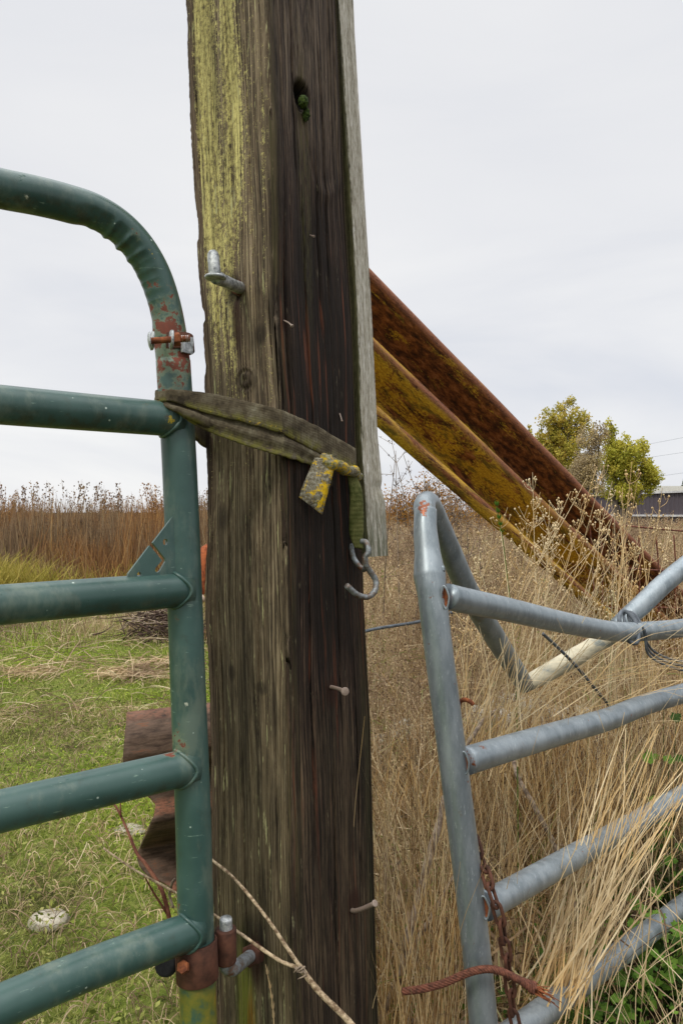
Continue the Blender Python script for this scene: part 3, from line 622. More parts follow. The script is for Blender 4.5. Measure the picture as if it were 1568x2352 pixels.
fc = np.stack([a_, a_+ring, b_+ring, b_], 1)
Va = np.array([tuple(p) for p in V])
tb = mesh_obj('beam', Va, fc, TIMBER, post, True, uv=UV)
# end grain cap
M = MB(); L, C, R, B = row_corners(-190); M.add([L, C, R, B, (L+R)/2+Vector((0, 0, .004))], [(0, 1, 4), (1, 2, 4), (2, 3, 4), (3, 0, 4)])
M.build('end_grain', DEADW, post, False)

# nailed board behind the right corner
BR = [(-190, 803), (0, 811), (442, 837), (700, 853), (1000, 867), (1100, 877), (1120, 874), (1150, 884), (1250, 889), (1278, 891)]
BM = [(-190, 768), (0, 776), (442, 805), (700, 820), (1000, 830), (1278, 848)]
V = []; UVb = []; NBZ = 300; nb = 14
for y in np.linspace(-170, 1278, NBZ):
    q = 1.262; L = P(interp(RT, y)-6, y, 1.265); Mi = P(interp(BM, y)+0.5, y, 1.255); Rr = P(interp(BR, y), y, 1.292)
    z = z_of(y, 1.27); Bk = L+(Rr-Mi)*1.25
    for q_ in (L, Mi, Rr, Bk): q_.z = z+0.0
    n1_ = Vector((-.628, -.778, 0)); n2_ = Vector((.778, -.628, 0))
    rough = 0.0010
    for k in range(nb):
        u = k/nb; V.append(L.lerp(Mi, u)+n1_*(0.0012*vn(u*14, z*4, 50))); UVb.append((u*0.36, z-H, 0))
    for k in range(nb*2):
        u = k/(nb*2); d = 0.0014*vn(u*16, z*5, 52)-0.004*max(0, u-0.9)*10*0.5-(0.003*(0.08-u)/0.08 if u < 0.08 else 0)
        V.append(Mi.lerp(Rr, u)+n2_*d); UVb.append((0.4+u*0.6, z-H, 0))
    for k in range(6): V.append(Rr.lerp(Bk, k/6)); UVb.append((1+k/6, z-H, 0))
    for k in range(3): V.append(Bk.lerp(L, k/3)); UVb.append((2+k/6, z-H, 0))
rb = nb*3+9
ii, jj = np.meshgrid(np.arange(NBZ-1), np.arange(rb), indexing='ij')
a_ = (ii*rb+jj).ravel(); b_ = (ii*rb+(jj+1) % rb).ravel()
bd = mesh_obj('board', np.array([tuple(p) for p in V]), np.stack([a_, b_, b_+rb, a_+rb], 1), BOARD, post, True, uv=UVb)
M = MB(); last = V[-rb:]; c0 = sum(last, Vector())/rb; M.add(last+[c0], [(i, (i+1) % rb, rb) for i in range(rb)])
M.build('board_end', DEADW, bd, False)

# moss ball in the knot hole, small moss tuft below
def lump(name, c, rx, ry, rz, mat, parent=None, amp=0.15, fr=3.0, seed=0, seg=24):
    vs = []; fs = []
    for i in range(seg+1):
        th = math.pi*i/seg
        for k in range(seg*2):
            ph = math.pi*k/seg; d = Vector((math.sin(th)*math.cos(ph), math.sin(th)*math.sin(ph), math.cos(th)))
            s = 1+amp*mnoise.noise(d*fr+Vector((seed, 0, 0)))+amp*0.4*mnoise.noise(d*fr*4+Vector((seed, 5, 0)))
            vs.append(Vector(c)+Vector((d.x*rx*s, d.y*ry*s, d.z*rz*s)))
    w2 = seg*2
    for i in range(seg):
        for k in range(w2): fs.append((i*w2+k, (i+1)*w2+k, (i+1)*w2+(k+1) % w2, i*w2+(k+1) % w2))
    return mesh_obj(name, vs, fs, mat, parent)
lump('moss_ball', P(696, 234, 1.155), .0078, .0078, .0098, MOSS, post, 0.25, 4)
lump('moss_tuft', P(703, 262, 1.163), .005, .004, .010, MOSS, post, 0.5, 4, 3)

# nails
def nail(pts, r, hr, name='nail'):
    M = MB(); pp = spline(pts, 5); tube(M, pp, r, 10)
    d = (pp[-1]-pp[-2]).normalized(); cyl(M, pp[-1]-d*0.0006, pp[-1]+d*0.0016, hr, 14, bev=0.0005)
    return M.build(name, NAIL, post)
nail([P(748, 1577, 1.20), P(760, 1578, 1.17), P(774, 1581, 1.14), P(792, 1588, 1.10)], .0030, .0062)
nail([P(803, 2087, 1.215), P(812, 2092, 1.195), P(830, 2088, 1.175), P(860, 2075, 1.15)], .0036, .0052)
nail([P(652, 736, 1.115), P(662, 741, 1.10), P(670, 748, 1.095)], .0012, .0026)
nail([P(712, 540, 1.17), P(720, 543, 1.155)], .0011, .002)
nail([P(781, 958, 1.22), P(780, 950, 1.20), P(785, 966, 1.19)], .0009, .0015)
# upper hinge pin (J bolt) in the left face
hp = MB(); tube(hp, spline([P(556, 662, 1.175), P(548, 660, 1.14), P(530, 652, 1.115), P(510, 643, 1.095), P(496, 636, 1.08)], 6), [.0095, .0092, .0088, .0095, .0105], 18)
hinge_pin = hp.build('hinge_pin', ZINC, post)
M = MB(); tube(M, spline([P(494, 632, 1.075), P(492, 610, 1.075), P(489, 578, 1.078)], 6), [.0088]*9+[.0088, .0086, .0080, .006], 18); M.build('pin_shaft', ZINC, hinge_pin)
M = MB(); cyl(M, P(495, 641, 1.075), P(495, 633, 1.075), .0158, 24, bev=.002); M.build('pin_collar', ZINC, hinge_pin)
def nut(a, b, r, mat, parent, name='nut'):
    M = MB(); a = Vector(a); b = Vector(b); tube(M, [a, a+(b-a)*.12, a+(b-a)*.88, b], [r*.88, r, r, r*.88], 6); return M.build(name, mat, parent, False)
nut(P(560, 667, 1.175), P(548, 661, 1.150), .0135, RUST, hinge_pin)

# ------------------------------------------------------------------ green tube gate
p0 = P(398, 830, 1.075); p1 = P(455, 2300, 1.02); p2 = P(0, 1389, 0.9)
GN = (p1-p0).cross(p2-p0).normalized()
def G(x, y, off=0.0):
    r = Vector(((x-784)/F, 1, (1176-y)/F)); c = Vector((0, 0, H)); t = GN.dot(p0-c)/GN.dot(r)
    q = c+r*t; n_ = GN if GN.y < 0 else -GN
    return q+n_*off
Rg = 0.0247
gate = thing('tube_gate', (G(470, 2700).x, G(470, 2700).y, 0), 'green painted tube gate hung left of the timber post', 'gate')
# upright + bend + top rail in one bent pipe, split where they read as parts
bend = [G(-420, 385), G(-200, 400), G(-80, 412), G(0, 433), G(80, 449), G(150, 466), G(215, 487), G(270, 520), G(315, 566), G(350, 624), (G(374, 690)), G(389, 760), G(398, 830)]
ripc = [G(x, y) for x, y in ((215, 515), (250, 540), (283, 570), (310, 602), (334, 640), (350, 683), (361, 725))]
cen = G(150, 800); ripc = [q+(q-cen).normalized()*Rg for q in ripc]
def ripple(t, d, p):
    inn = (cen-p).normalized(); c = d.dot(inn)
    if c < 0.15: return 0
    s = 0
    for q in ripc:
        dd = (p-q).length
        s = max(s, math.exp(-(dd/0.0052)**2))
    near = min((p-q).length for q in ripc)
    return min(1, (c-0.15)/0.3)*(0.0062*s-0.0028*math.exp(-(near/.025)**4))
M = MB(); tube(M, spline(bend, 44), [Rg*1.0]*10+[Rg*.98]*3, 40, disp=ripple); toprail = M.build('top_rail', GREEN, gate)
M = MB(); tube(M, spline([G(398, 829), G(412, 1060), G(422, 1300), G(433, 1600), G(443, 1850), G(452, 2200), G(461, 2460), G(478, 2880)], 12), Rg, 32); M.build('post', GREEN, gate)
for k, (pts, r) in enumerate([([(405, 966), (0, 932), (-700, 870)], Rg), ([(428, 1353), (0, 1389), (-500, 1432)], Rg),
               ([(440, 1757), (0, 1860), (-400, 1955)], Rg), ([(452, 2128), (200, 2222), (0, 2306), (-350, 2460)], Rg*0.98), ([(470, 2700), (200, 2870), (0, 2996), (-250, 3160)], Rg*0.98)]):
    M = MB(); pp = spline([G(*pts[0], 0.006)]+[G(x, y, 0.006) for x, y in pts[1:]], 10)
    tube(M, pp, r, 32); rail = M.build('rail', GREEN, gate)
    # weld bead where the rail meets the upright (saddle shaped ring)
    ax = (pp[1]-pp[0]).normalized(); upv = Vector((0, 0, 1)); sd_ = ax.cross(upv).normalized(); u2 = sd_.cross(ax)
    pc = pp[0]; pts_ = []
    for i in range(28):
        a = 2*math.pi*i/28; y_ = math.cos(a)*r*1.0; zz = math.sin(a)*r*1.0
        reach = math.sqrt(max(0, (Rg+.0005)**2-min(y_*y_*0.96, Rg*Rg*.96)))
        pts_.append(pc+ax*reach+sd_*y_*1.01+u2*zz*1.03)
    M = MB(); tube(M, pts_, .0026, 8, closed=True, disp=lambda t, d, p: 0.0008*mnoise.noise(p*300)); M.build('weld', GREEN, rail)
# gusset plate with slot and holes, lying in the gate plane between post and second rail
def plate(name, outer, holes, mat, parent, off, th):
    loops = [[G(x, y, off) for x, y in outer]]+[[G(x, y, off) for x, y in h] for h in holes]
    n_ = GN if GN.y < 0 else -GN
    flat = [p for l in loops for p in l]; N = len(flat)
    proj = [[Vector((p.dot((p2-p0).normalized()), p.z, 0)) for p in l] for l in loops]
    tri = tessellate_polygon(proj)
    vs = [p+n_*th/2 for p in flat]+[p-n_*th/2 for p in flat]
    fs = [tuple(t) for t in tri]+[tuple(i+N for i in reversed(t)) for t in tri]; s = 0
    for l in loops:
        for i in range(len(l)): fs.append((s+i, s+(i+1) % len(l), N+s+(i+1) % len(l), N+s+i))
        s += len(l)
    o = mesh_obj(name, vs, fs, mat, parent, False)
    m = o.modifiers.new('bevel', 'BEVEL'); m.width = 0.0007; m.segments = 2; m.limit_method = 'ANGLE'
    return o
circ = lambda x, y, rx, ry: [(x+rx*math.cos(a*math.pi/9), y-ry*math.sin(a*math.pi/9)) for a in range(18)]
plate('gusset_plate', [(390, 1184), (396, 1192), (404, 1326), (284, 1328), (285, 1318), (334, 1254), (362, 1288), (347, 1305), (346, 1312), (351, 1316), (357, 1312), (370, 1290), (369, 1284), (341, 1248)],
      [circ(369.5, 1246, 5.6, 7.4), circ(310, 1320, 5, 6.5)], GREEN, gate, 0.012, 0.005)
# paint runs and lifted flakes of the bare edge beside the clamp
# clamp at the top of the upright: split collar + bolt
pc = G(400, 787); ax = (G(398, 770)-G(402, 810)).normalized()
nG = (GN if GN.y < 0 else -GN); lG = (G(300, 787)-pc).normalized()
def collar(name, c, ax, r0, th, h, mat, parent, a0=0, a1=360, seg=40, ref=None):
    ref = ref or lG; side = ax.cross(ref).normalized(); ref = side.cross(ax).normalized()
    vs = []; fs = []; n = seg+1
    for i in range(n):
        a = math.radians(a0+(a1-a0)*i/seg); d = ref*math.cos(a)+side*math.sin(a)
        for rr_, hh in ((r0, -h/2), (r0+th*.8, -h/2), (r0+th, -h/2+th*.3), (r0+th, h/2-th*.3), (r0+th*.8, h/2), (r0, h/2)): vs.append(c+d*rr_+ax*hh)
    for i in range(seg):
        for k in range(6): fs.append((i*6+k, i*6+(k+1) % 6, (i+1)*6+(k+1) % 6, (i+1)*6+k))
    fs += [tuple(range(5, -1, -1)), tuple(range(seg*6, seg*6+6))]
    return mesh_obj(name, vs, fs, mat, parent)
col_ = collar('hinge_clamp', pc+(G(401, 792)-pc), ax, Rg+.0006, .0028, .024, RUST, gate, 0, 360, 48)
zx = Vector((1, 0, 0))
M = MB()
def ear(c, sx, sz, th, nrm):
    side = Vector((nrm.y, -nrm.x, 0)).normalized(); upv = Vector((0, 0, 1)); pts = []
    for i in range(20):
        a = 2*math.pi*i/20; pts.append(c+side*math.copysign(abs(math.cos(a))**.7, math.cos(a))*sx+upv*math.copysign(abs(math.sin(a))**.7, math.sin(a))*sz)
    vs = [p-nrm*th/2 for p in pts]+[p+nrm*th/2 for p in pts]
    M.add(vs, [tuple(range(19, -1, -1)), tuple(range(20, 40))]+[(i, (i+1) % 20, 20+(i+1) % 20, 20+i) for i in range(20)])
bdir = (P(435, 777, 1.02)-P(345, 783, 1.00)).normalized()
ear(P(350, 783, 1.025), .013, .0125, .003, bdir); ear(P(394, 780, 1.012), .013, .0125, .003, bdir)
M.build('clamp_ear', ZINC, col_, True)
M = MB(); box(M, P(430, 792, 1.06), .019, .004, .024, Matrix.Rotation(0.9, 3, 'Z')); M.build('clamp_strap', ZINC, col_, False)
M = MB(); tube(M, [P(346+(437-346)*i/40, 783-6*i/40, 1.003+.010*i/40) for i in range(41)], [.0048 if i % 2 else .0042 for i in range(41)], 14); M.build('bolt', RUSTO, col_)
M = MB(); a = P(347, 783, 1.003); b = P(339, 783.5, 1.002); tube(M, [a, a.lerp(b, .5), a.lerp(b, .85), b], [.0125, .0115, .007, .001], 20); M.build('bolt_head', ZINC, col_)
nut(P(399, 779.6, 1.009), P(414, 778.6, 1.011), .0095, RUSTO, col_)
M = MB(); tube(M, [P(417+20*i/12, 778.5-1.2*i/12, 1.0115+.002*i/12) for i in range(13)], [.0050 if i % 2 else .0045 for i in range(13)], 14); M.build('bolt_end', ZINC, col_)
# bottom hinge: collar, sleeve, pin and J bolt
pcb = G(452, 2203); axb = (G(450, 2100)-G(458, 2300)).normalized()
hb_ = collar('hinge_band', pcb, axb, Rg+.0008, .0035, .052, RUST, gate, 0, 360, 48)
sc0 = P(519, 2171, 1.045)
M = MB(); cyl(M, sc0-Vector((0, 0, .024)), sc0+Vector((0.0, 0, .024)), .0148, 28, bev=.002); M.build('hinge_sleeve', RUST, hb_)
M = MB(); box(M, (sc0+P(492, 2185, 1.045))/2, .03, .004, .046, Matrix.Rotation(0.25, 3, 'Z')); M.build('hinge_tongue', RUST, hb_, False)
M = MB(); cyl(M, P(425, 2222, 0.995), P(418, 2221, 0.985), .0065, 16, bev=.0015); nut(P(424, 2221, 1.0), P(419, 2221, .985), .0085, RUSTO, hb_)
M.build('bolt', RUSTO, hb_)
M = MB(); cyl(M, P(388, 2215, 1.03), P(378, 2213, 1.02), .016, 20, bev=.003); M.build('rubber_bush', WASHER, hb_)
lp = MB(); tube(lp, spline([P(519, 2150, 1.045), P(519, 2128, 1.045), P(519, 2108, 1.045)], 5), [.0092]*9+[.0090, .0080], 20); lower = lp.build('hinge_pin', ZINC, post)
M = MB(); tube(M, spline([P(518, 2208, 1.045), P(520, 2222, 1.046), P(536, 2226, 1.055), P(556, 2210, 1.085), P(575, 2196, 1.115), P(590, 2188, 1.14)], 6), .0092, 18); M.build('pin_arm', HOOK, lower)
nut(P(574, 2196, 1.113), P(589, 2188, 1.135), .0165, RUST, lower)

# ------------------------------------------------------------------ webbing strap
def strip(name, top, bot, mat, parent, bulge=0.0, thick=0.0026, n=10, rows=9, folds=0.0):
    """top/bot: lists of (x, y, d)"""
    A = spline([P(*t) for t in top], n); B = spline([P(*t) for t in bot], n); m = min(len(A), len(B))
    V = []; UV = []; L = 0
    for i in range(m):
        if i: L += (A[i]-A[i-1]).length
        for j in range(rows):
            t = j/(rows-1); p = A[i].lerp(B[i], t)
            tan = (A[min(i+1, m-1)]-A[max(i-1, 0)]).normalized(); nn = tan.cross((A[i]-B[i]).normalized())
            if nn.y > 0: nn = -nn
            w_ = bulge*math.sin(math.pi*t)+folds*math.sin(t*math.pi*3+1+i*0.05)
            w_ += 0.0012*mnoise.noise(Vector((L*25, t*3, 7)))
            V.append(p+nn*w_+(A[i]-B[i]).normalized()*0.0012*mnoise.noise(Vector((L*60, t*2, 1)))); UV.append((L, 1-t, 0))
    f = [(i*rows+j, i*rows+j+1, (i+1)*rows+j+1, (i+1)*rows+j) for i in range(m-1) for j in range(rows-1)]
    o = mesh_obj(name, np.array([tuple(p) for p in V]), np.array(f), mat, parent, True, uv=UV)
    md = o.modifiers.new('thick', 'SOLIDIFY'); md.thickness = thick; md.offset = 0
    return o
strap = thing('webbing_strap', P(620, 1000, 1.09), 'worn olive webbing strap tying the green gate to the timber post', 'strap')
strip('strap_band', [(440, 899, 1.085), (420, 893, 1.10), (380, 893, 1.09), (360, 896, 1.065), (362, 899, 1.045), (385, 896, 1.032), (400, 895, 1.030), (440, 898, 1.04), (490, 905, 1.055), (560, 920, 1.067), (640, 940, 1.083), (652, 944, 1.088), (720, 975, 1.145), (770, 1004, 1.19), (816, 1030, 1.232)],
      [(440, 920, 1.085), (420, 920, 1.10), (380, 920, 1.09), (359, 922, 1.065), (361, 924, 1.045), (385, 922, 1.032), (400, 923, 1.030), (440, 938, 1.038), (490, 953, 1.052), (560, 970, 1.066), (640, 993, 1.082), (652, 998, 1.087), (720, 1034, 1.144), (770, 1058, 1.188), (816, 1080, 1.228)], STRAP, strap, 0.0006, thick=.0018)
strip('strap_band', [(362, 914, 1.042), (385, 918, 1.034), (400, 921, 1.033), (440, 932, 1.041), (490, 948, 1.056), (560, 966, 1.070), (640, 990, 1.087), (654, 996, 1.090), (700, 1020, 1.130), (745, 1050, 1.165)],
      [(360, 924, 1.046), (385, 930, 1.037), (400, 941, 1.036), (440, 972, 1.041), (490, 995, 1.055), (560, 1022, 1.069), (640, 1046, 1.085), (654, 1050, 1.089), (695, 1063, 1.127), (735, 1078, 1.160)], STRAP, strap, 0.0008, thick=.0018, folds=0.0020)
strip('strap_band', [(366, 925, 1.040), (400, 932, 1.028), (440, 944, 1.034), (480, 962, 1.048)], [(366, 930, 1.041), (400, 944, 1.03), (440, 965, 1.037), (480, 982, 1.05)], STRAP, strap, 0.003)
strip('strap_back', [(432, 955, 1.085), (455, 972, 1.15), (476, 985, 1.235), (520, 990, 1.36)], [(440, 1004, 1.085), (456, 1016, 1.15), (476, 1030, 1.235), (520, 1040, 1.36)], STRAP, strap, 0.001)
# knot and loose ends
M = MB(); tube(M, spline([P(742, 1052, 1.165), P(757, 1064, 1.145), P(775, 1068, 1.15), P(795, 1080, 1.19), P(815, 1084, 1.22), P(822, 1096, 1.232)], 8), [.008, .0135, .010, .0085, .009, .0075], 16, disp=lambda t, d, p: 0.003*mnoise.noise(p*90)+.0015*mnoise.noise(p*300))
kn = M.build('strap_knot', STRAPL, strap)
strip('strap_tail', [(722, 1052, 1.142), (708, 1085, 1.128), (695, 1115, 1.122), (687, 1142, 1.122)], [(768, 1060, 1.148), (762, 1095, 1.136), (750, 1140, 1.13), (739, 1182, 1.13)], STRAPL, strap, 0.003)
strip('strap_end', [(798, 1092, 1.215), (803, 1130, 1.205), (802, 1190, 1.204), (803, 1232, 1.206), (814, 1258, 1.208)], [(815, 1090, 1.232), (829, 1130, 1.222), (832, 1190, 1.22), (831, 1232, 1.218), (830, 1262, 1.216)], STRAPM, strap, 0.004, thick=.005)
hook = MB(); tube(hook, spline([P(806, 1250, 1.226), P(808, 1268, 1.222), P(815, 1287, 1.216), P(833, 1308, 1.206), P(840, 1300, 1.19), P(838, 1280, 1.18), P(846, 1266, 1.178), P(841, 1246, 1.183), P(830, 1243, 1.19)], 7), .0043, 14)
tube(hook, spline([P(838, 1278, 1.18), P(840, 1296, 1.183), P(850, 1313, 1.19), P(863, 1334, 1.196), P(860, 1358, 1.19), P(843, 1371, 1.18), P(820, 1366, 1.165), P(796, 1345, 1.15)], 7), [.0048]*7+[.0046], 14)
tag(hook.build('hook', HOOK), 'bent steel S hook hanging from the end of the strap', 'hook')

# ------------------------------------------------------------------ silver gate
sg = thing('bent_tube_gate', P(1130, 3000, 1.3), 'bent galvanized silver tube gate sunk in dry grass right of the post', 'gate')
Rs = 0.0245
def EX(q): return q+[q[-1]+(q[-1]-q[-2]).normalized()*1.1]
def flatpost(t, d, p):
    # crushed flat near the bend; flares where the first rail was squeezed in
    return 0
M = MB()
pp = spline([P(977, 1172, 1.30), P(976, 1215, 1.285), P(981, 1270, 1.27), P(986, 1322, 1.255), P(992, 1370, 1.245), P(1005, 1480, 1.238), P(1035, 1710, 1.235), P(1072, 2000, 1.235), P(1098, 2230, 1.235), P(1120, 2460, 1.235), P(1150, 2750, 1.24), P(1180, 3050, 1.24)], 10)
tube(M, pp, [.0195, .0205, .0225, .0275, .0243, .0240, .0238, .0238, .0238, .0238, .0238, .0238], 32)
M.build('post', GALV, sg)
M = MB(); tube(M, spline([P(977, 1185, 1.298), P(974, 1163, 1.312), P(980, 1152, 1.335), P(990, 1160, 1.365), P(1004, 1192, 1.40), P(1032, 1262, 1.46), P(1076, 1362, 1.54), P(1140, 1470, 1.64), P(1205, 1574, 1.74)], 10), [.0202, .0195, .019, .0185, .0195, .022, .0235, .0235, .021], 28)
M.build('top_rail', GALVD, sg)
M = MB(); tube(M, spline([P(1202, 1572, 1.74), P(1225, 1562, 1.75), P(1300, 1520, 1.78), P(1370, 1480, 1.80), P(1420, 1440, 1.82)], 8), [.017, .020, .0225, .0225, .0225], 24); M.build('kinked_rail', CREAM, sg)
M = MB(); tube(M, spline(EX([P(1417, 1443, 1.82), P(1448, 1412, 1.83), P(1475, 1387, 1.84), P(1530, 1335, 1.87), P(1620, 1262, 1.93), P(1800, 1110, 2.05)]), 8), .0245, 24); M.build('upper_rail', GALV, sg)
M = MB(); tube(M, spline(EX([P(1027, 1370, 1.262), P(1060, 1378, 1.29), P(1160, 1399, 1.38), P(1280, 1427, 1.50), P(1360, 1443, 1.60), P(1420, 1451, 1.67), P(1480, 1450, 1.74), P(1568, 1442, 1.83), P(1700, 1425, 1.98)]), 8), [.0225, .0228, .0225, .022, .022, .0225, .0225, .022, .022], 28); M.build('rail', GALV, sg)
M = MB(); tube(M, spline(EX([P(1066, 1749, 1.262), P(1150, 1723, 1.34), P(1300, 1679, 1.50), P(1400, 1650, 1.62), P(1480, 1618, 1.73), P(1568, 1592, 1.84), P(1720, 1545, 2.05)]), 8), .0235, 28); M.build('rail', GALV, sg)
M = MB(); tube(M, spline(EX([P(1112, 2082, 1.262), P(1220, 2022, 1.38), P(1340, 1955, 1.52), P(1460, 1889, 1.68), P(1568, 1826, 1.84), P(1720, 1740, 2.08)]), 8), .0235, 28); M.build('rail', GALV, sg)
M = MB(); tube(M, spline(EX([P(1150, 2395, 1.265), P(1200, 2358, 1.32), P(1320, 2268, 1.47), P(1450, 2170, 1.65), P(1568, 2080, 1.84), P(1720, 1965, 2.10)]), 8), .0235, 28); M.build('rail', GALV, sg)
# flattened, rusted weld eyes where the rails butt on the upright
def eye(x, y, d, w_, h_, tilt=0.0):
    M = MB(); c = P(x, y, d); pts = []
    for i in range(24):
        a = 2*math.pi*i/24; sx = math.cos(a)*w_*(1-0.35*abs(math.sin(a))); sz = math.sin(a)*h_
        pts.append(c+Vector((sx*math.cos(tilt)-sz*math.sin(tilt), -0.3*sx, sz*math.cos(tilt)+sx*math.sin(tilt))))
    tube(M, pts, .0015, 8, closed=True); M.build('weld_rim', GALV, sg)
    M = MB(); cc = c+Vector((0.002, .003, 0)); ring_ = [cc+(p-c)*.9 for p in pts]
    M.add(ring_+[cc+Vector((-.001, .004, 0))], [(i, (i+1) % 24, 24) for i in range(24)]); M.build('weld_scar', RUSTO, sg)
eye(1021, 1372, 1.222, .0066, .019, 0.1); eye(1067, 1752, 1.218, .0062, .0185, 0.12); eye(1112, 2085, 1.218, .0078, .0195, 0.14)
lump('squeeze_ear', P(956, 1322, 1.262), .005, .006, .008, GALV, sg, 0.2); lump('squeeze_ear', P(1015, 1308, 1.245), .005, .005, .007, GALV, sg, 0.2, 3, 4)

# coil of wire tie where bent rails cross, ring clip
tie = MB()
for k in range(3):
    c = P(1443+k*7, 1440, 1.70+k*.012); rr_ = .034-k*.007; pts = []
    for i in range(18):
        a = 2*math.pi*i/18; pts.append(c+Vector((math.cos(a)*rr_*0.55, math.sin(a)*.03, math.sin(a)*rr_*.95+.006*k)))
    tube(tie, spline(pts, 3, True), (.0050 if k == 0 else .0034), 10, closed=True)
tag(tie.build('wire_coil', PIPEB), 'grey wire coil binding the crossed bent rails together', 'wire coil')
cb = MB()
for k in range(3):
    tube(cb, spline([P(1475+k*4, 1440+k*6, 1.68), P(1484, 1475+k*10, 1.70), P(1510, 1502+k*9, 1.74), P(1568, 1520+k*10, 1.82), P(1680, 1530+k*14, 1.95)], 8), .0028, 8)
tag(cb.build('tie_wire', PIPEB), 'loose grey tie wires trailing right from the crossed rails', 'wire')
pl = MB(); tube(pl, spline([P(1245, 1455, 1.60), P(1285, 1492, 1.66), P(1320, 1528, 1.70), P(1360, 1575, 1.78), P(1400, 1625, 1.90), P(1425, 1670, 2.0)], 8), .0036, 8)
tag(pl.build('hose_line', PIPEB), 'thin grey line slanting across the pale kinked rail', 'line')
pl = MB(); tube(pl, spline([P(790, 1465, 2.3), P(850, 1447, 2.3), P(900, 1438, 2.35), P(960, 1428, 2.4), P(1030, 1408, 2.5), P(1110, 1400, 2.7)], 8), .0050, 8)
tag(pl.build('hose_line', PIPEB), 'grey line lying in the weeds between post and silver gate', 'line')
hk = MB(); tube(hk, spline([P(1052, 1622, 1.27), P(1056, 1612, 1.262), P(1066, 1607, 1.258), P(1078, 1611, 1.255), P(1086, 1618, 1.255)], 6), .0038, 10); hk.build('bent_pin', RUSTO, sg)

# chain
def link_mesh(M, a, b, r, wdt, flip):
    ax = (b-a); L = ax.length; ax.normalize(); s1 = ax.cross(Vector((0, 1, 0))).normalized(); s2 = ax.cross(s1).normalized()
    sd_ = (s1*0.80+s2*0.6) if flip else (s2*0.85-s1*.5)
    c = (a+b)/2; pts = []
    hl = L/2+r*1.6-wdt
    for i in range(16):
        t = math.pi*i/15-math.pi/2
        if i < 16: pts.append(c+ax*(hl+math.cos(t)*wdt)+sd_*math.sin(t)*wdt)
    for i in range(16):
        t = math.pi*i/15+math.pi/2
        pts.append(c+ax*(-hl+math.cos(t)*wdt)+sd_*math.sin(t)*wdt)
    tube(M, pts, r, 10, closed=True)
ch = thing('chain', P(1185, 2400, 1.22), 'rusty link chain hanging beside the silver gate upright', 'chain')
cpts = [(1088, 1925, 1.275), (1100, 1965, 1.25), (1113, 1998, 1.225), (1124, 2036, 1.205), (1138, 2078, 1.195), (1150, 2120, 1.195), (1157, 2160, 1.20), (1163, 2200, 1.205), (1168, 2240, 1.21), (1172, 2282, 1.21), (1177, 2325, 1.21), (1186, 2365, 1.21), (1190, 2405, 1.21)]
cps = [P(*q) for q in cpts]
for i in range(len(cps)-1):
    M = MB(); link_mesh(M, cps[i], cps[i+1], .0030, .0078, i % 2 == 0); o = M.build('chain_link', RUST, ch)
# rusty wire rope
rp_ = [P(925, 2277, 1.215), P(965, 2272, 1.205), P(1007, 2262, 1.198), P(1040, 2249, 1.192), P(1070, 2236, 1.188), P(1098, 2228, 1.186), P(1125, 2226, 1.186), P(1152, 2232, 1.186), P(1180, 2245, 1.186), P(1203, 2257, 1.186), P(1225, 2270, 1.186)]
base = spline(rp_, 14); M = MB(); rope = thing('wire_rope', rp_[0], 'frayed rusty wire rope crossing in front of the silver upright', 'rope')
for st_ in range(6):
    pts = []
    for i, p in enumerate(base):
        t_ = (base[min(i+1, len(base)-1)]-base[max(i-1, 0)]).normalized(); a = Vector((0, 0, 1))-t_*t_.z; a.normalize(); b = t_.cross(a)
        an = i*0.30+st_*math.pi/3; fr = max(0, (i/len(base)-0.86)/.14)
        rr_ = .0040*(1+fr*1.2); pts.append(p+(a*math.cos(an)+b*math.sin(an))*rr_)
    tube(M, pts, .0021, 8)
M.build('rope_strands', ROPE, rope)
M = MB(); endp = base[-1]; td = (base[-1]-base[-4]).normalized()
for i in range(26):
    s = base[-1-random.randrange(0, 14)]+Vector([random.uniform(-.004, .004) for _ in range(3)])
    e_ = s+td*random.uniform(.012, .045)+Vector((random.uniform(-.006, .014), random.uniform(-.01, .01), random.uniform(-.013, .009)))
    tube(M, spline([s, s.lerp(e_, .5)+Vector((0, 0, random.uniform(-.004, .004))), e_], 4), [.0014, .0006], 5)
M.build('frayed_end', RUSTO, rope)

# ------------------------------------------------------------------ guardrails
def wbeam(name, A, B, Ext, mat, label, back=True, width=.335, dep=.12, nseg=60, upv=Vector((0, 0, 1)), sign=1, rag=0.0):
    ax = (B-A).normalized(); n_ = ax.cross(upv).normalized()
    if n_.y > 0: n_ = -n_
    n_ = n_*sign; upp = n_.cross(ax); upp = upp if upp.z > 0 else -upp
    A = A-ax*Ext[0]; B = B+ax*Ext[1]; L = (B-A).length; V = []; UV = []; np_ = 49
    for i in range(nseg+1):
        for k in range(np_):
            t0_ = k/(np_-1); t = -0.075+1.15*t0_; s = L*i/nseg
            c = math.cos(4*math.pi*t)
            n0 = dep*(0.5+0.5*c) if back else dep*(0.5-0.5*(math.tanh(c*1.5)/math.tanh(1.5)))
            if rag and i == 0: s += rag*(mnoise.noise(Vector((t*18, 3, 1))))
            dent = 0.004*mnoise.noise(Vector((s*3, t*3, 2)))
            V.append(A+ax*s+upp*(t-0.5)*width+n_*(n0+dent)); UV.append((s, t, 0))
    f = [(i*np_+k, i*np_+k+1, (i+1)*np_+k+1, (i+1)*np_+k) for i in range(nseg) for k in range(np_-1)]
    o = mesh_obj(name, np.array([tuple(p) for p in V]), np.array(f), mat, None, True, uv=UV)
    md = o.modifiers.new('thick', 'SOLIDIFY'); md.thickness = .004; md.offset = 0
    return tag(o, label, 'guardrail')
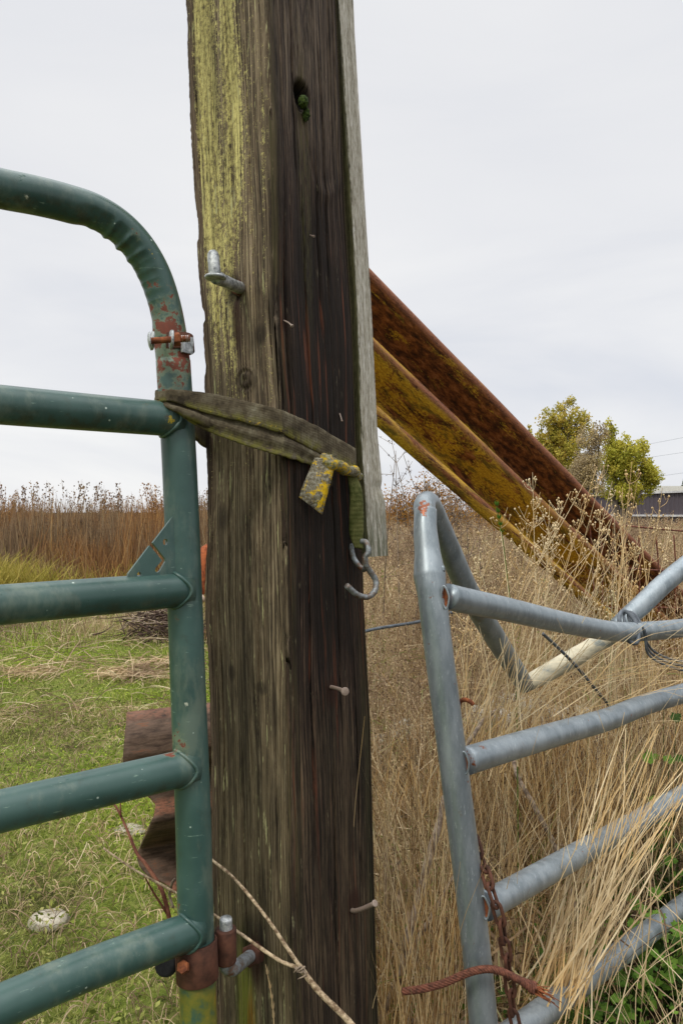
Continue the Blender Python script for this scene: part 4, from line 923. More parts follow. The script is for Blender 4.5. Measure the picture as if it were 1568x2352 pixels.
wbeam('guardrail_beam', P(865, 862, 2.34), P(1400, 1352, 3.15), (.32, 1.75), GUARD, 'long rusty guardrail beam with yellow paint leaning down into the weeds')
g2a = P(338, 1843, 1.30)
def rail_stub():
    A = P(340, 1838, 1.31); B = P(870, 1775, 1.51); ax = (B-A); ax.z = 0; ax.normalize(); nn = Vector((ax.y, -ax.x, 0)); V = []; UV = []; np_ = 61
    edge = [(1600, 292), (1638, 291), (1690, 286), (1740, 282), (1780, 288), (1821, 336), (1849, 358), (1872, 354), (1900, 342), (1961, 314), (1985, 320), (2012, 340), (2045, 392), (2070, 396)]
    for i in range(41):
        for k in range(np_):
            t = k/(np_-1); z = A.z+.155-(t*.31)
            hump = float(np.interp(t, [0, .04, .10, .18, .26, .33, .40, .48, .55, .63, .72, .80, .87, .94, 1], [-.015, .018, .040, .052, .045, .022, .012, .035, .055, .040, .002, -.025, -.022, .004, .035]))
            p_ = Vector((A.x, A.y, z))+nn*hump; y_ = 1176+(H-z)/p_.y*F; xe = interp(edge, y_)
            q = (xe-784)/F; s0 = (q*p_.y-p_.x)/(ax.x-q*ax.y); s = s0+(.38-s0)*i/40
            V.append(p_+ax*(s+(0.002*mnoise.noise(Vector((t*60, 1, 8))) if i == 0 else 0))); UV.append((s, t, 0))
    f = [(i*np_+k, i*np_+k+1, (i+1)*np_+k+1, (i+1)*np_+k) for i in range(40) for k in range(np_-1)]
    o = mesh_obj('guardrail_stub', np.array([tuple(p) for p in V]), np.array(f), GUARD2, None, True, uv=UV)
    md = o.modifiers.new('thick', 'SOLIDIFY'); md.thickness = .004; md.offset = 0
    tag(o, 'torn brown guardrail end sticking out low behind the green gate', 'guardrail')
rail_stub()

# ------------------------------------------------------------------ woven wire fence at right, in front of the far end of the beam
wf = thing('wire_fence', P(1500, 1500, 3.2), 'sagging rusty square mesh wire fence right of the leaning beam', 'fence')
def WF(x, y): return P(x, y, 2.9+(x-1330)/240*0.25)
for ys_ in ([(1325, 1165), (1400, 1200), (1480, 1212), (1600, 1222), (1800, 1235)], [(1330, 1270), (1400, 1300), (1480, 1308), (1600, 1315), (1800, 1325)], [(1335, 1375), (1420, 1398), (1500, 1395), (1600, 1398), (1800, 1405)], [(1340, 1470), (1450, 1490), (1600, 1490), (1800, 1500)]):
    M = MB(); tube(M, spline([WF(*q) for q in ys_], 8), .0035, 6); M.build('line_wire', WIRE, wf)
for x in (1352, 1378, 1405, 1433, 1466, 1505, 1546, 1590, 1640, 1700, 1770):
    M = MB(); x2 = x+random.uniform(-6, 14); tube(M, spline([WF(x, 1180+max(0, min(50, (x-1330)*.6))), WF((x+x2)/2+4, 1320), WF(x2, 1500)], 6), .0030, 6); M.build('stay_wire', WIRE, wf)

# ------------------------------------------------------------------ far setting: shed, power lines, trees
def shed():
    A = P(1240, 1176, 46.0); B = P(1568, 1176, 33.0); d = (B-A); d.z = 0; d.normalize(); A.z = B.z = 0
    A = B-d*7.5; E = B+d*14; nrm = Vector((d.y, -d.x, 0)); nrm = nrm if nrm.y < 0 else -nrm
    ztop = H+(1176-1130)/F*33; zb = H-(1181-1176)/F*33-.02
    t = thing('metal_shed', (B.x, B.y, 0), 'long low plum coloured metal shed beyond the weeds at right', 'shed')
    L = (E-A).length; n = int(L/0.30); vs = []; k = 0
    for i in range(n):
        for (s, dd) in ((0, 0), (.20, 0), (.225, .03), (.275, .03)):
            p = A+d*(i*.30+s)+nrm*dd; vs += [Vector((p.x, p.y, zb)), Vector((p.x, p.y, ztop))]
    fs = [(2*i, 2*i+2, 2*i+3, 2*i+1) for i in range(len(vs)//2-1)]
    mesh_obj('siding', vs, fs, SIDING, t, False)
    M = MB(); box(M, (A+E)/2-nrm*3+Vector((0, 0, (ztop+.0)/2)), L-.1, 5.8, ztop-.05, Matrix.Rotation(math.atan2(d.y, d.x), 3, 'Z')); M.build('shed_body', SIDING, t, False)
    M = MB(); box(M, (A+E)/2+nrm*.06+Vector((0, 0, ztop+.02)), L, .16, .09, Matrix.Rotation(math.atan2(d.y, d.x), 3, 'Z')); M.build('eave_trim', WHITE, t, False)
    M = MB(); box(M, (A+E)/2+nrm*.06+Vector((0, 0, zb-.05)), L, .12, .09, Matrix.Rotation(math.atan2(d.y, d.x), 3, 'Z')); M.build('base_trim', WHITE, t, False)
    # roof of the neighbouring house
    h = thing('shingled_house', P(1700, 1176, 48), 'low house with a pale grey shingled roof rising behind the plum shed', 'house')
    h.location.z = 0; c = P(1820, 1176, 48); c.z = 0; W = 10.4
    z0 = H+(1176-1137)/F*48; z1 = H+(1176-1115)/F*50
    M = MB(); box(M, c+Vector((0, 3, z0/2)), W*2-.6, 5.0, z0); M.build('wall', WHITE, h, False)
    v = [c+Vector((-W, 0, z0)), c+Vector((W, 0, z0)), c+Vector((W-1.0, 3, z1)), c+Vector((-W+1.3, 3, z1)), c+Vector((W, 6, z0)), c+Vector((-W, 6, z0))]
    M = MB(); M.add(v, [(0, 1, 2, 3), (3, 2, 4, 5), (0, 3, 5), (1, 4, 2), (0, 5, 4, 1)]); M.build('roof', ROOFM, h, False)
shed()
for k, (ya, yb, lab) in enumerate([(1026, 1005, 'topmost thin power line crossing the sky right of the trees'), (1052, 1039, 'second power line below the topmost one right of the trees'), (1098, 1086, 'lowest faint power line just above the shed roof')]):
    a = P(1380, ya+14, 95); b = P(1568, yb, 85); e1 = a+(a-b)*2.2; e2 = b+(b-a)*3.5
    M = MB(); tube(M, spline([e1, a+Vector((0, 0, -.1)), b, e2], 8), .014, 5); tag(M.build('power_line', GALVD), lab, 'power line', 'power lines in the sky')

def leaf_mesh(cents, n, size, sq=0.75):
    """cents: list of (centre Vector, rx, ry, rz, weight); returns quad arrays of leaf faces"""
    wts = np.array([c[4] for c in cents], float); wts /= wts.sum(); idx = rng.choice(len(cents), n, p=wts)
    C = np.array([tuple(c[0]) for c in cents])[idx]; Rr = np.array([c[1:4] for c in cents])[idx]
    d = rng.normal(size=(n, 3)); d /= np.linalg.norm(d, axis=1, keepdims=True); rad = rng.random(n)[:, None]**0.45
    p = C+d*Rr*rad
    a = rng.normal(size=(n, 3)); a /= np.linalg.norm(a, axis=1, keepdims=True); b = np.cross(a, rng.normal(size=(n, 3))); b /= np.linalg.norm(b, axis=1, keepdims=True)
    s = (size*(0.55+0.9*rng.random(n)))[:, None]
    V = np.stack([p-a*s*.5, p+b*s*.5*sq, p+a*s*.5, p-b*s*.5*sq], 1).reshape(-1, 3)
    Fq = np.arange(n*4).reshape(-1, 4); cl = rng.random(len(cents))[idx]
    r = np.clip(0.6*cl+0.4*rng.random(n), 0, 1); return V, Fq, np.repeat(r, 4)
def tree(name, base, lobes, d, n, size, mat, label, group=None, trunkr=.12, depthf=.8):
    """lobes: (px, py, rx_px, ry_px) ellipses of the crown outline at depth d, filled with small clumps"""
    t = thing(name, (base[0], base[1], 0), label, 'tree', group)
    cents = []; M = MB(); tb_ = Vector((base[0], base[1], -.1))
    for (x, y, rx, ry) in lobes:
        c = P(x, y, d); rX = rx/F*d; rZ = ry/F*d
        k = max(8, int(rx*ry/38))
        for i in range(k):
            q = Vector([random.gauss(0, 1) for _ in range(3)]).normalized()*random.random()**.4
            cc = c+Vector((q.x*rX, q.y*rX*depthf, q.z*rZ)); s = random.uniform(.10, .20)*min(rX, rZ)+.10
            cents.append((cc, s, s, s*1.25, s**1.7))
            if i % 3 == 0:
                st = Vector((base[0]+(c.x-base[0])*.5, base[1], max(.6, cc.z-rZ*random.uniform(.5, 1.3))))
                tube(M, spline([st, st.lerp(cc, .5)+Vector((0, 0, .12)), cc], 4), [trunkr*.28, trunkr*.05], 5)
        tube(M, spline([tb_, tb_.lerp(c, .4)+Vector((0, 0, .3)), c, c+Vector((0, 0, rZ*.7))], 6), [trunkr, trunkr*.6, trunkr*.32, trunkr*.08], 8)
    M.build('trunk', BARK, t)
    V, Fq, r = leaf_mesh(cents, n, size); mesh_obj('crown', V, Fq, mat, t, False, rnd=r)
    return t
b = P(1300, 1176, 30)
tree('poplar_tree', (b.x, b.y), [(1296, 958, 34, 46), (1262, 990, 34, 50), (1330, 990, 30, 50), (1290, 1040, 62, 60), (1245, 1085, 42, 60), (1310, 1110, 60, 60)], 30, 21000, .088, TREEL,
     'tallest yellow green poplar standing above the lower end of the rusty beam', 'poplars behind the weeds')
b = P(1420, 1176, 27)
tree('poplar_tree', (b.x, b.y), [(1402, 992, 16, 32), (1440, 1045, 48, 45), (1400, 1060, 38, 50), (1450, 1095, 52, 45), (1490, 1095, 34, 26), (1430, 1130, 60, 32), (1475, 1060, 20, 14)], 27, 18000, .08, TREEG,
     'bright green poplar with drooping right side, right of the tallest one', 'poplars behind the weeds')
b = P(1350, 1176, 24)
tree('bare_sapling', (b.x, b.y), [(1352, 1030, 30, 52), (1345, 1090, 46, 55), (1378, 1000, 22, 28)], 24, 9000, .055, TWIGL,
     'thin half bare pale sapling between the two poplars', None, .05)
b = P(1214, 1176, 44)
tree('poplar_tree', (b.x, b.y), [(1214, 995, 7, 18), (1205, 1035, 18, 40), (1178, 985, 8, 22), (1160, 1010, 20, 60)], 44, 2600, .12, TREEL,
     'distant poplar whose tip shows just above the rusty beam', 'poplars behind the weeds', .1)
# dark conifer tip at the extreme right
t = thing('conifer_tree', (P(1566, 1176, 60).x, 60, 0), 'small dark conifer tip above the roof at the right edge', 'tree')
M = MB(); cyl(M, (P(1571, 1176, 60).x, 60, 0), (P(1571, 1176, 60).x, 60, 3.6), .12, 8, .02); M.build('trunk', BARK, t)
cents = [(Vector((P(1571, 1176, 60).x, 60, 3.8-.25*i)), .12+.10*i, .12+.10*i, .16, .3+i*.4) for i in range(12)]
V, Fq, r = leaf_mesh(cents, 1800, .14); mesh_obj('crown', V, Fq, MOSS, t, False, rnd=r)

# ------------------------------------------------------------------ cow
def skin_body(name, nodes, edges, mat, parent, lv=2):
    me = bpy.data.meshes.new(name); me.from_pydata([tuple(n[0]) for n in nodes], edges, []); me.update(); me.materials.append(mat)
    o = link(bpy.data.objects.new(name, me)); md = o.modifiers.new('skin', 'SKIN'); sv = me.skin_vertices[0].data
    for i, n in enumerate(nodes):
        sv[i].radius = (n[1], n[2] if len(n) > 2 else n[1]); sv[i].use_root = (i == 0)
    md.use_smooth_shade = True
    s2 = o.modifiers.new('sub', 'SUBSURF'); s2.levels = lv; s2.render_levels = lv
    o.parent = parent; o.matrix_parent_inverse = world_of(parent).inverted(); return o
cx = P(462, 1176, 8.2).x; cy = 8.2
cow = thing('cow', (cx+.7, cy+.1, 0), 'red brown young cow half hidden behind the timber post, head low', 'cow')
def cp(x, y, z): return Vector((cx+.075+x*1.1, cy+y, z*1.13))
nodes = [(cp(1.10, .12, .62), .20, .22), (cp(.78, .1, .60), .22, .24), (cp(.46, .05, .63), .20, .21), (cp(.26, 0, .66), .13, .17), (cp(.10, -.06, .68), .105, .13), (cp(.0, -.14, .68), .10, .10), (cp(-.02, -.26, .52), .085, .095), (cp(-.02, -.35, .34), .062, .065), (cp(-.02, -.385, .26), .055, .05),
         (cp(.22, -.06, .42), .075, .08), (cp(.14, -.07, .27), .045), (cp(.08, -.07, .12), .032), (cp(.04, -.09, .02), .04),
         (cp(.44, .17, .42), .075, .08), (cp(.46, .17, .27), .045), (cp(.46, .17, .12), .032), (cp(.45, .15, .02), .04),
         (cp(1.20, -.02, .46), .10, .12), (cp(1.14, -.03, .32), .055), (cp(1.24, -.03, .24), .042), (cp(1.22, -.03, .10), .03), (cp(1.20, -.05, .02), .04),
         (cp(1.20, .25, .46), .10, .12), (cp(1.16, .26, .32), .055), (cp(1.26, .26, .24), .042), (cp(1.25, .26, .10), .03), (cp(1.23, .24, .02), .04),
         (cp(1.30, .12, .68), .09, .10), (cp(1.36, .12, .55), .022), (cp(1.38, .12, .30), .016), (cp(1.38, .12, .20), .03)]
edges = [(0, 1), (1, 2), (2, 3), (3, 4), (4, 5), (5, 6), (6, 7), (7, 8), (2, 9), (9, 10), (10, 11), (11, 12), (2, 13), (13, 14), (14, 15), (15, 16), (0, 17), (17, 18), (18, 19), (19, 20), (20, 21), (0, 22), (22, 23), (23, 24), (24, 25), (25, 26), (0, 27), (27, 28), (28, 29), (29, 30)]
skin_body('body', nodes, edges, HIDE, cow)
lump('muzzle', cp(-.02, -.40, .25), .066, .05, .05, PALEH, cow, .1)
for s in (-1, 1):
    lump('ear', cp(.0+s*.15, -.12, .70), .085, .022, .035, HIDE, cow, .15)
    lump('eye', cp(-.02+s*.073, -.235, .60), .014, .014, .016, HOOF, cow, 0)
for (x, y) in ((.04, -.10), (.45, .14), (1.20, -.06), (1.23, .23)): lump('hoof', cp(x, y, .03), .045, .055, .035, HOOF, cow, .1)

# ------------------------------------------------------------------ brush pile, stones, twigs
bp = thing('brush_pile', P(330, 1480, 6.9), 'heap of dark dead brush on the meadow behind the green gate', 'brush pile')
bp.location.z = 0
c0 = Vector((P(335, 1176, 7.0).x, 7.0, 0)); M = MB(); M2 = MB()
for i in range(420):
    x = random.gauss(.22, .20); y = random.gauss(0, .2); zt = max(.03, .40*math.exp(-((x+.12)/.45)**2)*random.random()); L = random.uniform(.10, .34); a = random.uniform(-.7, 1.2); b_ = random.uniform(-.6, .6)
    p = c0+Vector((x, y, zt)); q = p+Vector((math.cos(a)*L*(-1 if random.random() < .25 else 1), b_*L, math.sin(a)*L*.7))
    q.z = max(.01, q.z)
    tube(M if random.random() < .8 else M2, spline([p, p.lerp(q, .5)+Vector((0, 0, random.uniform(-.03, .04))), q], 3), [random.uniform(.004, .009), .002], 4, cap=False)
M.build('dark_branches', DARKTW, bp)['kind'] = 'stuff'; M2.build('grey_branches', DEADW, bp)['kind'] = 'stuff'
M = MB()
for i in range(26):
    p = c0+Vector((random.uniform(.1, .6), random.uniform(-.3, 0), random.uniform(.02, .12))); q = p+Vector((random.uniform(.1, .4), random.uniform(-.05, .05), random.uniform(-.02, .03)))
    tube(M, [p, p.lerp(q, .5), q], [.003, .001], 4, cap=False)
M.build('red_branches', REDST, bp)['kind'] = 'stuff'
V, Fq, r = leaf_mesh([(c0+Vector((.3, -.2, .04)), .35, .2, .04, 1), (c0+Vector((.38, .1, .22)), .15, .1, .04, .6)], 70, .04); mesh_obj('dry_leaves', V, Fq, TWIGL, bp, False, rnd=r)

sp_ = thing('support_post', (P(778, 1176, 2.30).x, 2.42, 0), 'old wooden post behind the timber carrying the upper end of the rusty beam', 'post')
M = MB(); cxs, cys = P(778, 1176, 2.42).x, 2.42; tube(M, [Vector((cxs+.004*mnoise.noise(Vector((z_, 1, 1))), cys, z_)) for z_ in np.linspace(-.1, 1.72, 40)], .068, 20, disp=lambda t, d, p: .006*mnoise.noise(Vector((d.x*3, d.y*3, p.z*2)))+.003*mnoise.noise(Vector((d.x*14, d.y*14, p.z*3)))); M.build('round_post', DEADW, sp_)
M = MB(); cyl(M, (cxs-.01, cys-.13, 1.56), (cxs-.01, cys+.02, 1.56), .012, 12, bev=.003); M.build('bolt', RUST, sp_)
def gz(x, y): return ghm(x, y)*math.exp(-max(0, math.hypot(x, y)-10)/10)
def stone(px, py, rx, ry, rz, mat, label, name='stone', seed=0, lift=.3):
    d = H*F/(py-1176); q = P(px, py, d); q.z = gz(q.x, q.y)+rz*lift
    o = lump(name, q, rx, ry, rz, mat, None, (.10 if seed == 3 else .32), 1.6, seed); return tag(o, label, name)
stone(112, 2112, .062, .05, .024, STONE, 'pale rounded stone lying in the grass below the gate rails', seed=3, lift=.55)
stone(300, 1900, .055, .04, .018, STONE, 'flat pale stone half buried beside the torn guardrail end', seed=7, lift=.6)
# limed rubble seen through the dry grass
for i, (x, y, s, lab) in enumerate([(945, 1690, .13, 'pale lichened concrete lump behind the dry stalks left of the silver upright'), (1180, 1640, .20, 'long pale concrete slab under the kink of the bent rail'), (1300, 1655, .15, 'pale rubble block to the right of the kinked rail in the weeds'), (1190, 1765, .10, 'small white rubble piece below the middle silver rail')]):
    d = 2.9-.2*i if i < 2 else 2.8; q = P(x, y, d); q.z = q.z-.05
    tag(lump('rubble_block', q, s, s*.6, .11, RUBBLE, None, .35, 2.2, i+11), lab, 'rubble')

# forked dry stem in front of the timber
st = thing('forked_dry_stem', P(690, 2225, 1.04), 'forked pale dry stem slanting across the foot of the timber post', 'stem')
M = MB(); tube(M, spline([P(478, 1968, 1.12), P(540, 2020, 1.08), P(610, 2105, 1.045), P(660, 2178, 1.035), P(692, 2225, 1.03)], 8), [.0020, .0029], 10, disp=lambda t, d, p: .0005*mnoise.noise(p*250)); M.build('upper_fork', STEM, st)
M = MB(); tube(M, spline([P(238, 1948, 1.13), P(310, 1998, 1.12), P(400, 2048, 1.115), P(487, 2098, 1.10), P(560, 2150, 1.07), P(640, 2205, 1.045), P(692, 2225, 1.03)], 8), [.0014, .0028], 10, disp=lambda t, d, p: .0005*mnoise.noise(p*250)); M.build('lower_fork', STEM, st)
M = MB(); tube(M, spline([P(686, 2218, 1.032), P(735, 2280, 1.02), P(800, 2345, 1.01), P(880, 2440, 1.0), P(960, 2560, .99)], 8), .0042, 12, disp=lambda t, d, p: .0006*mnoise.noise(p*250)); M.build('main_stem', STEM, st)
M = MB()
for k in range(5):
    q = P(690+random.uniform(-4, 6), 2222+random.uniform(-4, 8), 1.026); tube(M, spline([q, q+Vector((random.uniform(-.008, .004), -.003, random.uniform(-.008, .004))), q+Vector((random.uniform(-.01, -.002), -.004, random.uniform(-.012, 0)))], 3), [.0018, .0008], 6)
M.build('stem_node', DEADW, st)
tw = thing('red_twig', P(310, 1960, 1.22), 'thin reddish brown twig rising beside the torn guardrail end', 'twig')
M = MB(); tube(M, spline([P(392, 2120, 1.22), P(372, 2045, 1.22), P(335, 1985, 1.23), P(315, 1960, 1.24), P(292, 1905, 1.26), P(272, 1862, 1.27), P(255, 1838, 1.28)], 6), [.0040, .0014], 8); M.build('stem', REDST, tw)
M = MB(); tube(M, spline([P(278, 1875, 1.265), P(277, 1850, 1.27), P(281, 1832, 1.27)], 4), [.0016, .0008], 6); M.build('side_twig', REDST, tw); M = MB(); tube(M, spline([P(385, 2100, 1.22), P(350, 2045, 1.20), P(331, 2010, 1.19)], 4), [.0022, .001], 6); M.build('side_twig', REDST, tw)
# curl of vine beside the gate upright
M = MB(); tube(M, spline([P(398, 2085, 1.15), P(390, 2055, 1.15), P(395, 2030, 1.14), P(402, 2018, 1.14)], 6), .0022, 8); tag(M.build('vine_curl', DEADW), 'small curled brown vine against the left side of the gate upright', 'vine')
# dead grey branches in the dry grass left of the silver upright
def dead(pts, r, lab):
    M = MB(); tube(M, spline(pts, 8), r, 8, disp=lambda t, d, p: .0012*mnoise.noise(p*80)); return tag(M.build('dead_branch', DEADW), lab, 'branch')
dead([P(905, 2290, 1.48), P(930, 2180, 1.5), P(958, 2080, 1.55), P(985, 1970, 1.6), P(1008, 1890, 1.66), P(1018, 1830, 1.72)], [.011, .010, .009, .005], 'thick knobbly dead branch leaning just left of the silver upright')
dead([P(870, 2352, 1.46), P(930, 2210, 1.48), P(990, 2105, 1.5), P(1042, 2010, 1.56)], [.006, .005, .003], 'thin pale dead stick crossing low left of the silver upright')
dead([P(1060, 1720, 1.7), P(1085, 1690, 1.75), P(1110, 1655, 1.8), P(1140, 1630, 1.85)], [.006, .004], 'short grey twig behind the top of the middle silver rail')
dead([P(1205, 1640+60, 2.1), P(1180, 1760, 2.0), P(1225, 1850, 1.9), P(1280, 1960, 1.85), P(1330, 2120, 1.8)], [.004, .007, .006], 'dark crooked stem standing behind the middle and lower silver rails')
M = MB(); tube(M, spline([P(930, 2345, 1.5), P(1000, 2352, 1.5), P(1090, 2352, 1.5), P(1200, 2356, 1.5)], 5), .006, 8); tag(M.build('dead_branch', DEADW), 'straight grey stick lying level at the very bottom of the photo', 'branch')

# ------------------------------------------------------------------ vegetation builders (all numpy)
def blades(x, y, z, h, az, lean, droop, w0, segs=5, curl=0.0, taper=True):
    n = len(x); s = np.linspace(0, 1, segs+1)[None, :]
    dirx, diry = np.cos(az)[:, None], np.sin(az)[:, None]
    out_ = lean[:, None]*s**1.7
    side = curl*np.sin(s*math.pi)*rng.normal(size=n)[:, None]
    px = x[:, None]+dirx*out_-diry*side; py = y[:, None]+diry*out_+dirx*side; pz = z[:, None]+h[:, None]*(s-droop[:, None]*s**3)
    wa = rng.uniform(0, math.pi, n)[:, None]
    ww = w0[:, None]*(1-0.85*s**1.5 if taper else np.ones_like(s))*0.5
    ox, oy = np.cos(wa)*ww, np.sin(wa)*ww*.8
    A = np.stack([px-ox, py-oy, pz], 2); B = np.stack([px+ox, py+oy, pz], 2)
    V = np.stack([A, B], 2).reshape(n, -1, 3)      # n, (segs+1)*2, 3
    base = (np.arange(n)*(segs+1)*2)[:, None]; k = np.arange(segs)[None, :]*2
    Fq = np.stack([base+k, base+k+1, base+k+3, base+k+2], 2).reshape(-1, 4)
    return V.reshape(-1, 3), Fq, (segs+1)*2
class Bag:
    def __init__(s): s.V = []; s.F = []; s.R = []; s.n = 0
    def add(s, V, Fq, r): s.V.append(V); s.F.append(Fq+s.n); s.R.append(r); s.n += len(V)
    def build(s, name, mat, label, cat, kind='stuff', parent=None, group=None):
        o = mesh_obj(name, np.concatenate(s.V), np.concatenate(s.F), mat, parent, False, rnd=np.concatenate(s.R))
        return tag(o, label, cat, group, kind)
def region(n, d0, d1, a0, a1, power=1.0):
    """points with depth y in d0..d1 and x between a0*y and a1*y; density even in area when power = 1"""
    u = rng.random(n); y = (d0**(1+power)+u*(d1**(1+power)-d0**(1+power)))**(1/(1+power)); x = (a0+(a1-a0)*rng.random(n))*y
    return x, y
def blocked(x, y):
    """keep the meadow clear of the timber and uprights themselves"""
    return (np.hypot(x+.08, y-1.22) < .15) | (np.hypot(x+.20, y-1.05) < .05) | (np.hypot(x-.25, y-1.24) < .035)
def T(n, lo, hi): return rng.uniform(lo, hi, n)
def field(bag, n, d0, d1, a0, a1, h, lean, droop, w, segs=5, curl=.01, power=0.6, rr=(0, 1), clump=0, zoff=0.0, mask=None, gam=1.0):
    x, y = region(n, d0, d1, a0, a1, power)
    if clump:
        k = max(1, n//clump); cxx, cyy = region(k, d0, d1, a0, a1, power); i = rng.integers(0, k, n); sp = 0.012+0.02*cyy[i]
        x = cxx[i]+rng.normal(size=n)*sp; y = cyy[i]+rng.normal(size=n)*sp; hb = rng.uniform(.75, 1.15, k)[i]; rb_ = rng.random(k)[i]
    else: hb = np.ones(n); rb_ = rng.random(n)
    m = ~blocked(x, y)
    if mask is not None: m &= mask(x, y)
    x, y, hb, rb_ = x[m], y[m], hb[m], rb_[m]; n = len(x)
    z = np.full(n, -.03+zoff)
    V, Fq, per = blades(x, y, z, T(n, *h)*hb, rng.uniform(0, 2*math.pi, n), T(n, *lean), T(n, *droop), T(n, *w)*(0.75+.09*np.minimum(y, 14)), segs, curl)
    r = rr[0]+(rr[1]-rr[0])*np.clip(.45*rb_+.55*rng.random(n), 0, 1)**gam
    bag.add(V, Fq, np.repeat(r, per)); return x, y
def scatter(bag, tmpl, pos, sc_, rz, tilt=0.0):
    """tmpl: (V,F,R) arrays in metres; pos n x 3"""
    V0, F0, R0 = tmpl; n = len(pos)
    if not n: return
    c, s = np.cos(rz), np.sin(rz); tx = rng.normal(size=n)*tilt; ty = rng.normal(size=n)*tilt
    X = V0[None, :, 0]*c[:, None]-V0[None, :, 1]*s[:, None]; Y = V0[None, :, 0]*s[:, None]+V0[None, :, 1]*c[:, None]; Z = np.broadcast_to(V0[None, :, 2], X.shape)
    X = X+Z*tx[:, None]; Y = Y+Z*ty[:, None]
    W = np.stack([X, Y, Z], 2)*sc_[:, None, None]+pos[:, None, :]
    m = len(V0); Fq = (F0[None]+(np.arange(n)*m)[:, None, None]).reshape(-1, F0.shape[1])
    r = np.clip(R0[None]*.5+.5*rng.random(n)[:, None], 0, 1)
    bag.add(W.reshape(-1, 3), Fq, r.ravel())
def ribbon_path(pts, w, w2=None):
    """crossed flat ribbon along a polyline, returns V,F"""
    w2 = w if w2 is None else w2; V = []; Fq = []; a = random.uniform(0, math.pi); o = Vector((math.cos(a), math.sin(a)*.8, .2))
    n = len(pts)
    for i, p in enumerate(pts):
        ww = (w+(w2-w)*i/(n-1))*.5; V += [p-o*ww, p+o*ww]
    for i in range(n-1): Fq.append((2*i, 2*i+1, 2*i+3, 2*i+2))
    return V, Fq
def weed_template(h, nb, blen, w, seeds=0, seed_s=.006, up=.7, sub=0):
    V = []; Fq = []; R = []
    def push(v, f, r):
        b = len(V); V.extend(v); Fq.extend([tuple(i+b for i in q) for q in f]); R.extend([r]*len(v))
    bx, by = random.uniform(-.08, .08)*h, random.uniform(-.08, .08)*h
    stem = [Vector((bx*t*t, by*t*t, h*t)) for t in np.linspace(0, 1, 6)]
    push(*ribbon_path(stem, w, w*.35), random.random())
    def seedq(p, r):
        a = Vector([random.gauss(0, 1) for _ in range(3)]).normalized(); b_ = a.cross(Vector([random.gauss(0, 1) for _ in range(3)])).normalized(); s = seed_s*random.uniform(.6, 1.2)*.5
        push([p-a*s, p+b_*s, p+a*s, p-b_*s], [(0, 1, 2, 3)], r)
        c = a.cross(b_); push([p-c*s, p+b_*s*.9, p+c*s, p-b_*s*.9], [(0, 1, 2, 3)], r)
    for k in range(nb):
        t = random.uniform(.35, .98); p = Vector((bx*t*t, by*t*t, h*t)); a = random.uniform(0, 2*math.pi); L = blen*h*(1.15-t)*random.uniform(.6, 1.3)
        q = p+Vector((math.cos(a)*L*(1-up), math.sin(a)*L*(1-up), L*up)); mid = p.lerp(q, .5)+Vector((math.cos(a)*L*.06, math.sin(a)*L*.06, -L*.04))
        push(*ribbon_path([p, mid, q], w*.55, w*.3), random.random())
        for j in range(seeds):
            seedq(p.lerp(q, random.uniform(.35, 1))+Vector([random.gauss(0, seed_s*1.1) for _ in range(3)]), random.random())
        for j in range(sub):
            tt = random.uniform(.3, .9); s0 = p.lerp(q, tt); e0 = s0+Vector([random.gauss(0, .25) for _ in range(2)]+[random.uniform(.3, 1)])*L*.3
            push(*ribbon_path([s0, e0], w*.4, w*.25), random.random())
            for _ in range(max(1, seeds//2)): seedq(e0+Vector([random.gauss(0, seed_s*.6) for _ in range(3)]), random.random())
    for j in range(seeds*3): seedq(stem[-1].lerp(stem[-2], random.random())+Vector([random.gauss(0, seed_s*.5) for _ in range(3)]), random.random())
    return np.array([tuple(v) for v in V]), np.array(Fq), np.array(R)

# far belt of rusty brown weeds (left, and carried on behind the post to the right)
bag = Bag()
tm = [weed_template(1.0, random.randint(10, 17), .42, .008, seeds=1, seed_s=.014, up=.84, sub=1) for _ in range(10)]
for t_ in tm:
    n = 620; x, y = region(n, 10.3, 15.5, -.75, .62, 1.0)
    q_ = x/y; zt = np.where(q_ < -.08, 1.03, np.where((q_ > .02) & (q_ < .27), 1.10, .80))
    lump_ = np.array([1+.26*mnoise.noise(Vector((a_*.8, b_*.8, 2)))+.18*mnoise.noise(Vector((a_*2.6, b_*2.6, 5))) for a_, b_ in zip(x, y)])
    hh = rng.uniform(.90, 1.34, n)*np.clip(.50+(y-10.3)/2.6*.50, .45, 1)*zt*lump_
    k = rng.random(n) < .05; hh = np.where(k & (y > 11.5), hh*1.22, hh)
    scatter(bag, t_, np.stack([x, y, np.full(n, -.05)], 1), hh, rng.uniform(0, 6.3, n), .09)
field(bag, 30000, 10.0, 15.5, -.72, .62, (.5, 1.10), (0, .40), (0, .12), (.005, .010), 3, .02, 1.0, clump=22)
field(bag, 20000, 10.8, 15.0, -.72, -.06, (.95, 1.40), (0, .30), (0, .06), (.006, .012), 3, .03, 1.0, clump=70)
field(bag, 6000, 10.8, 15.0, -.02, .30, (.85, 1.36), (0, .30), (0, .06), (.006, .012), 3, .03, 1.0, clump=70)
for t_ in [weed_template(1.0, random.randint(6, 9), .22, .006, seeds=3, seed_s=.018, up=.9) for _ in range(5)]:
    n = 34; x, y = region(n, 11.0, 13.0, -.60, -.08, 1.0); scatter(bag, t_, np.stack([x, y, np.full(n, -.05)], 1), rng.uniform(1.45, 1.78, n), rng.uniform(0, 6.3, n), .05)
bag.build('brown_weeds', BROWN, 'dense belt of tall rusty brown weeds along the horizon', 'weeds')
bag = Bag()
field(bag, 5200, 9.0, 11.0, -.75, -.03, (.12, .62), (.1, .45), (0, .3), (.006, .012), 4, .04, 1.0, clump=60)
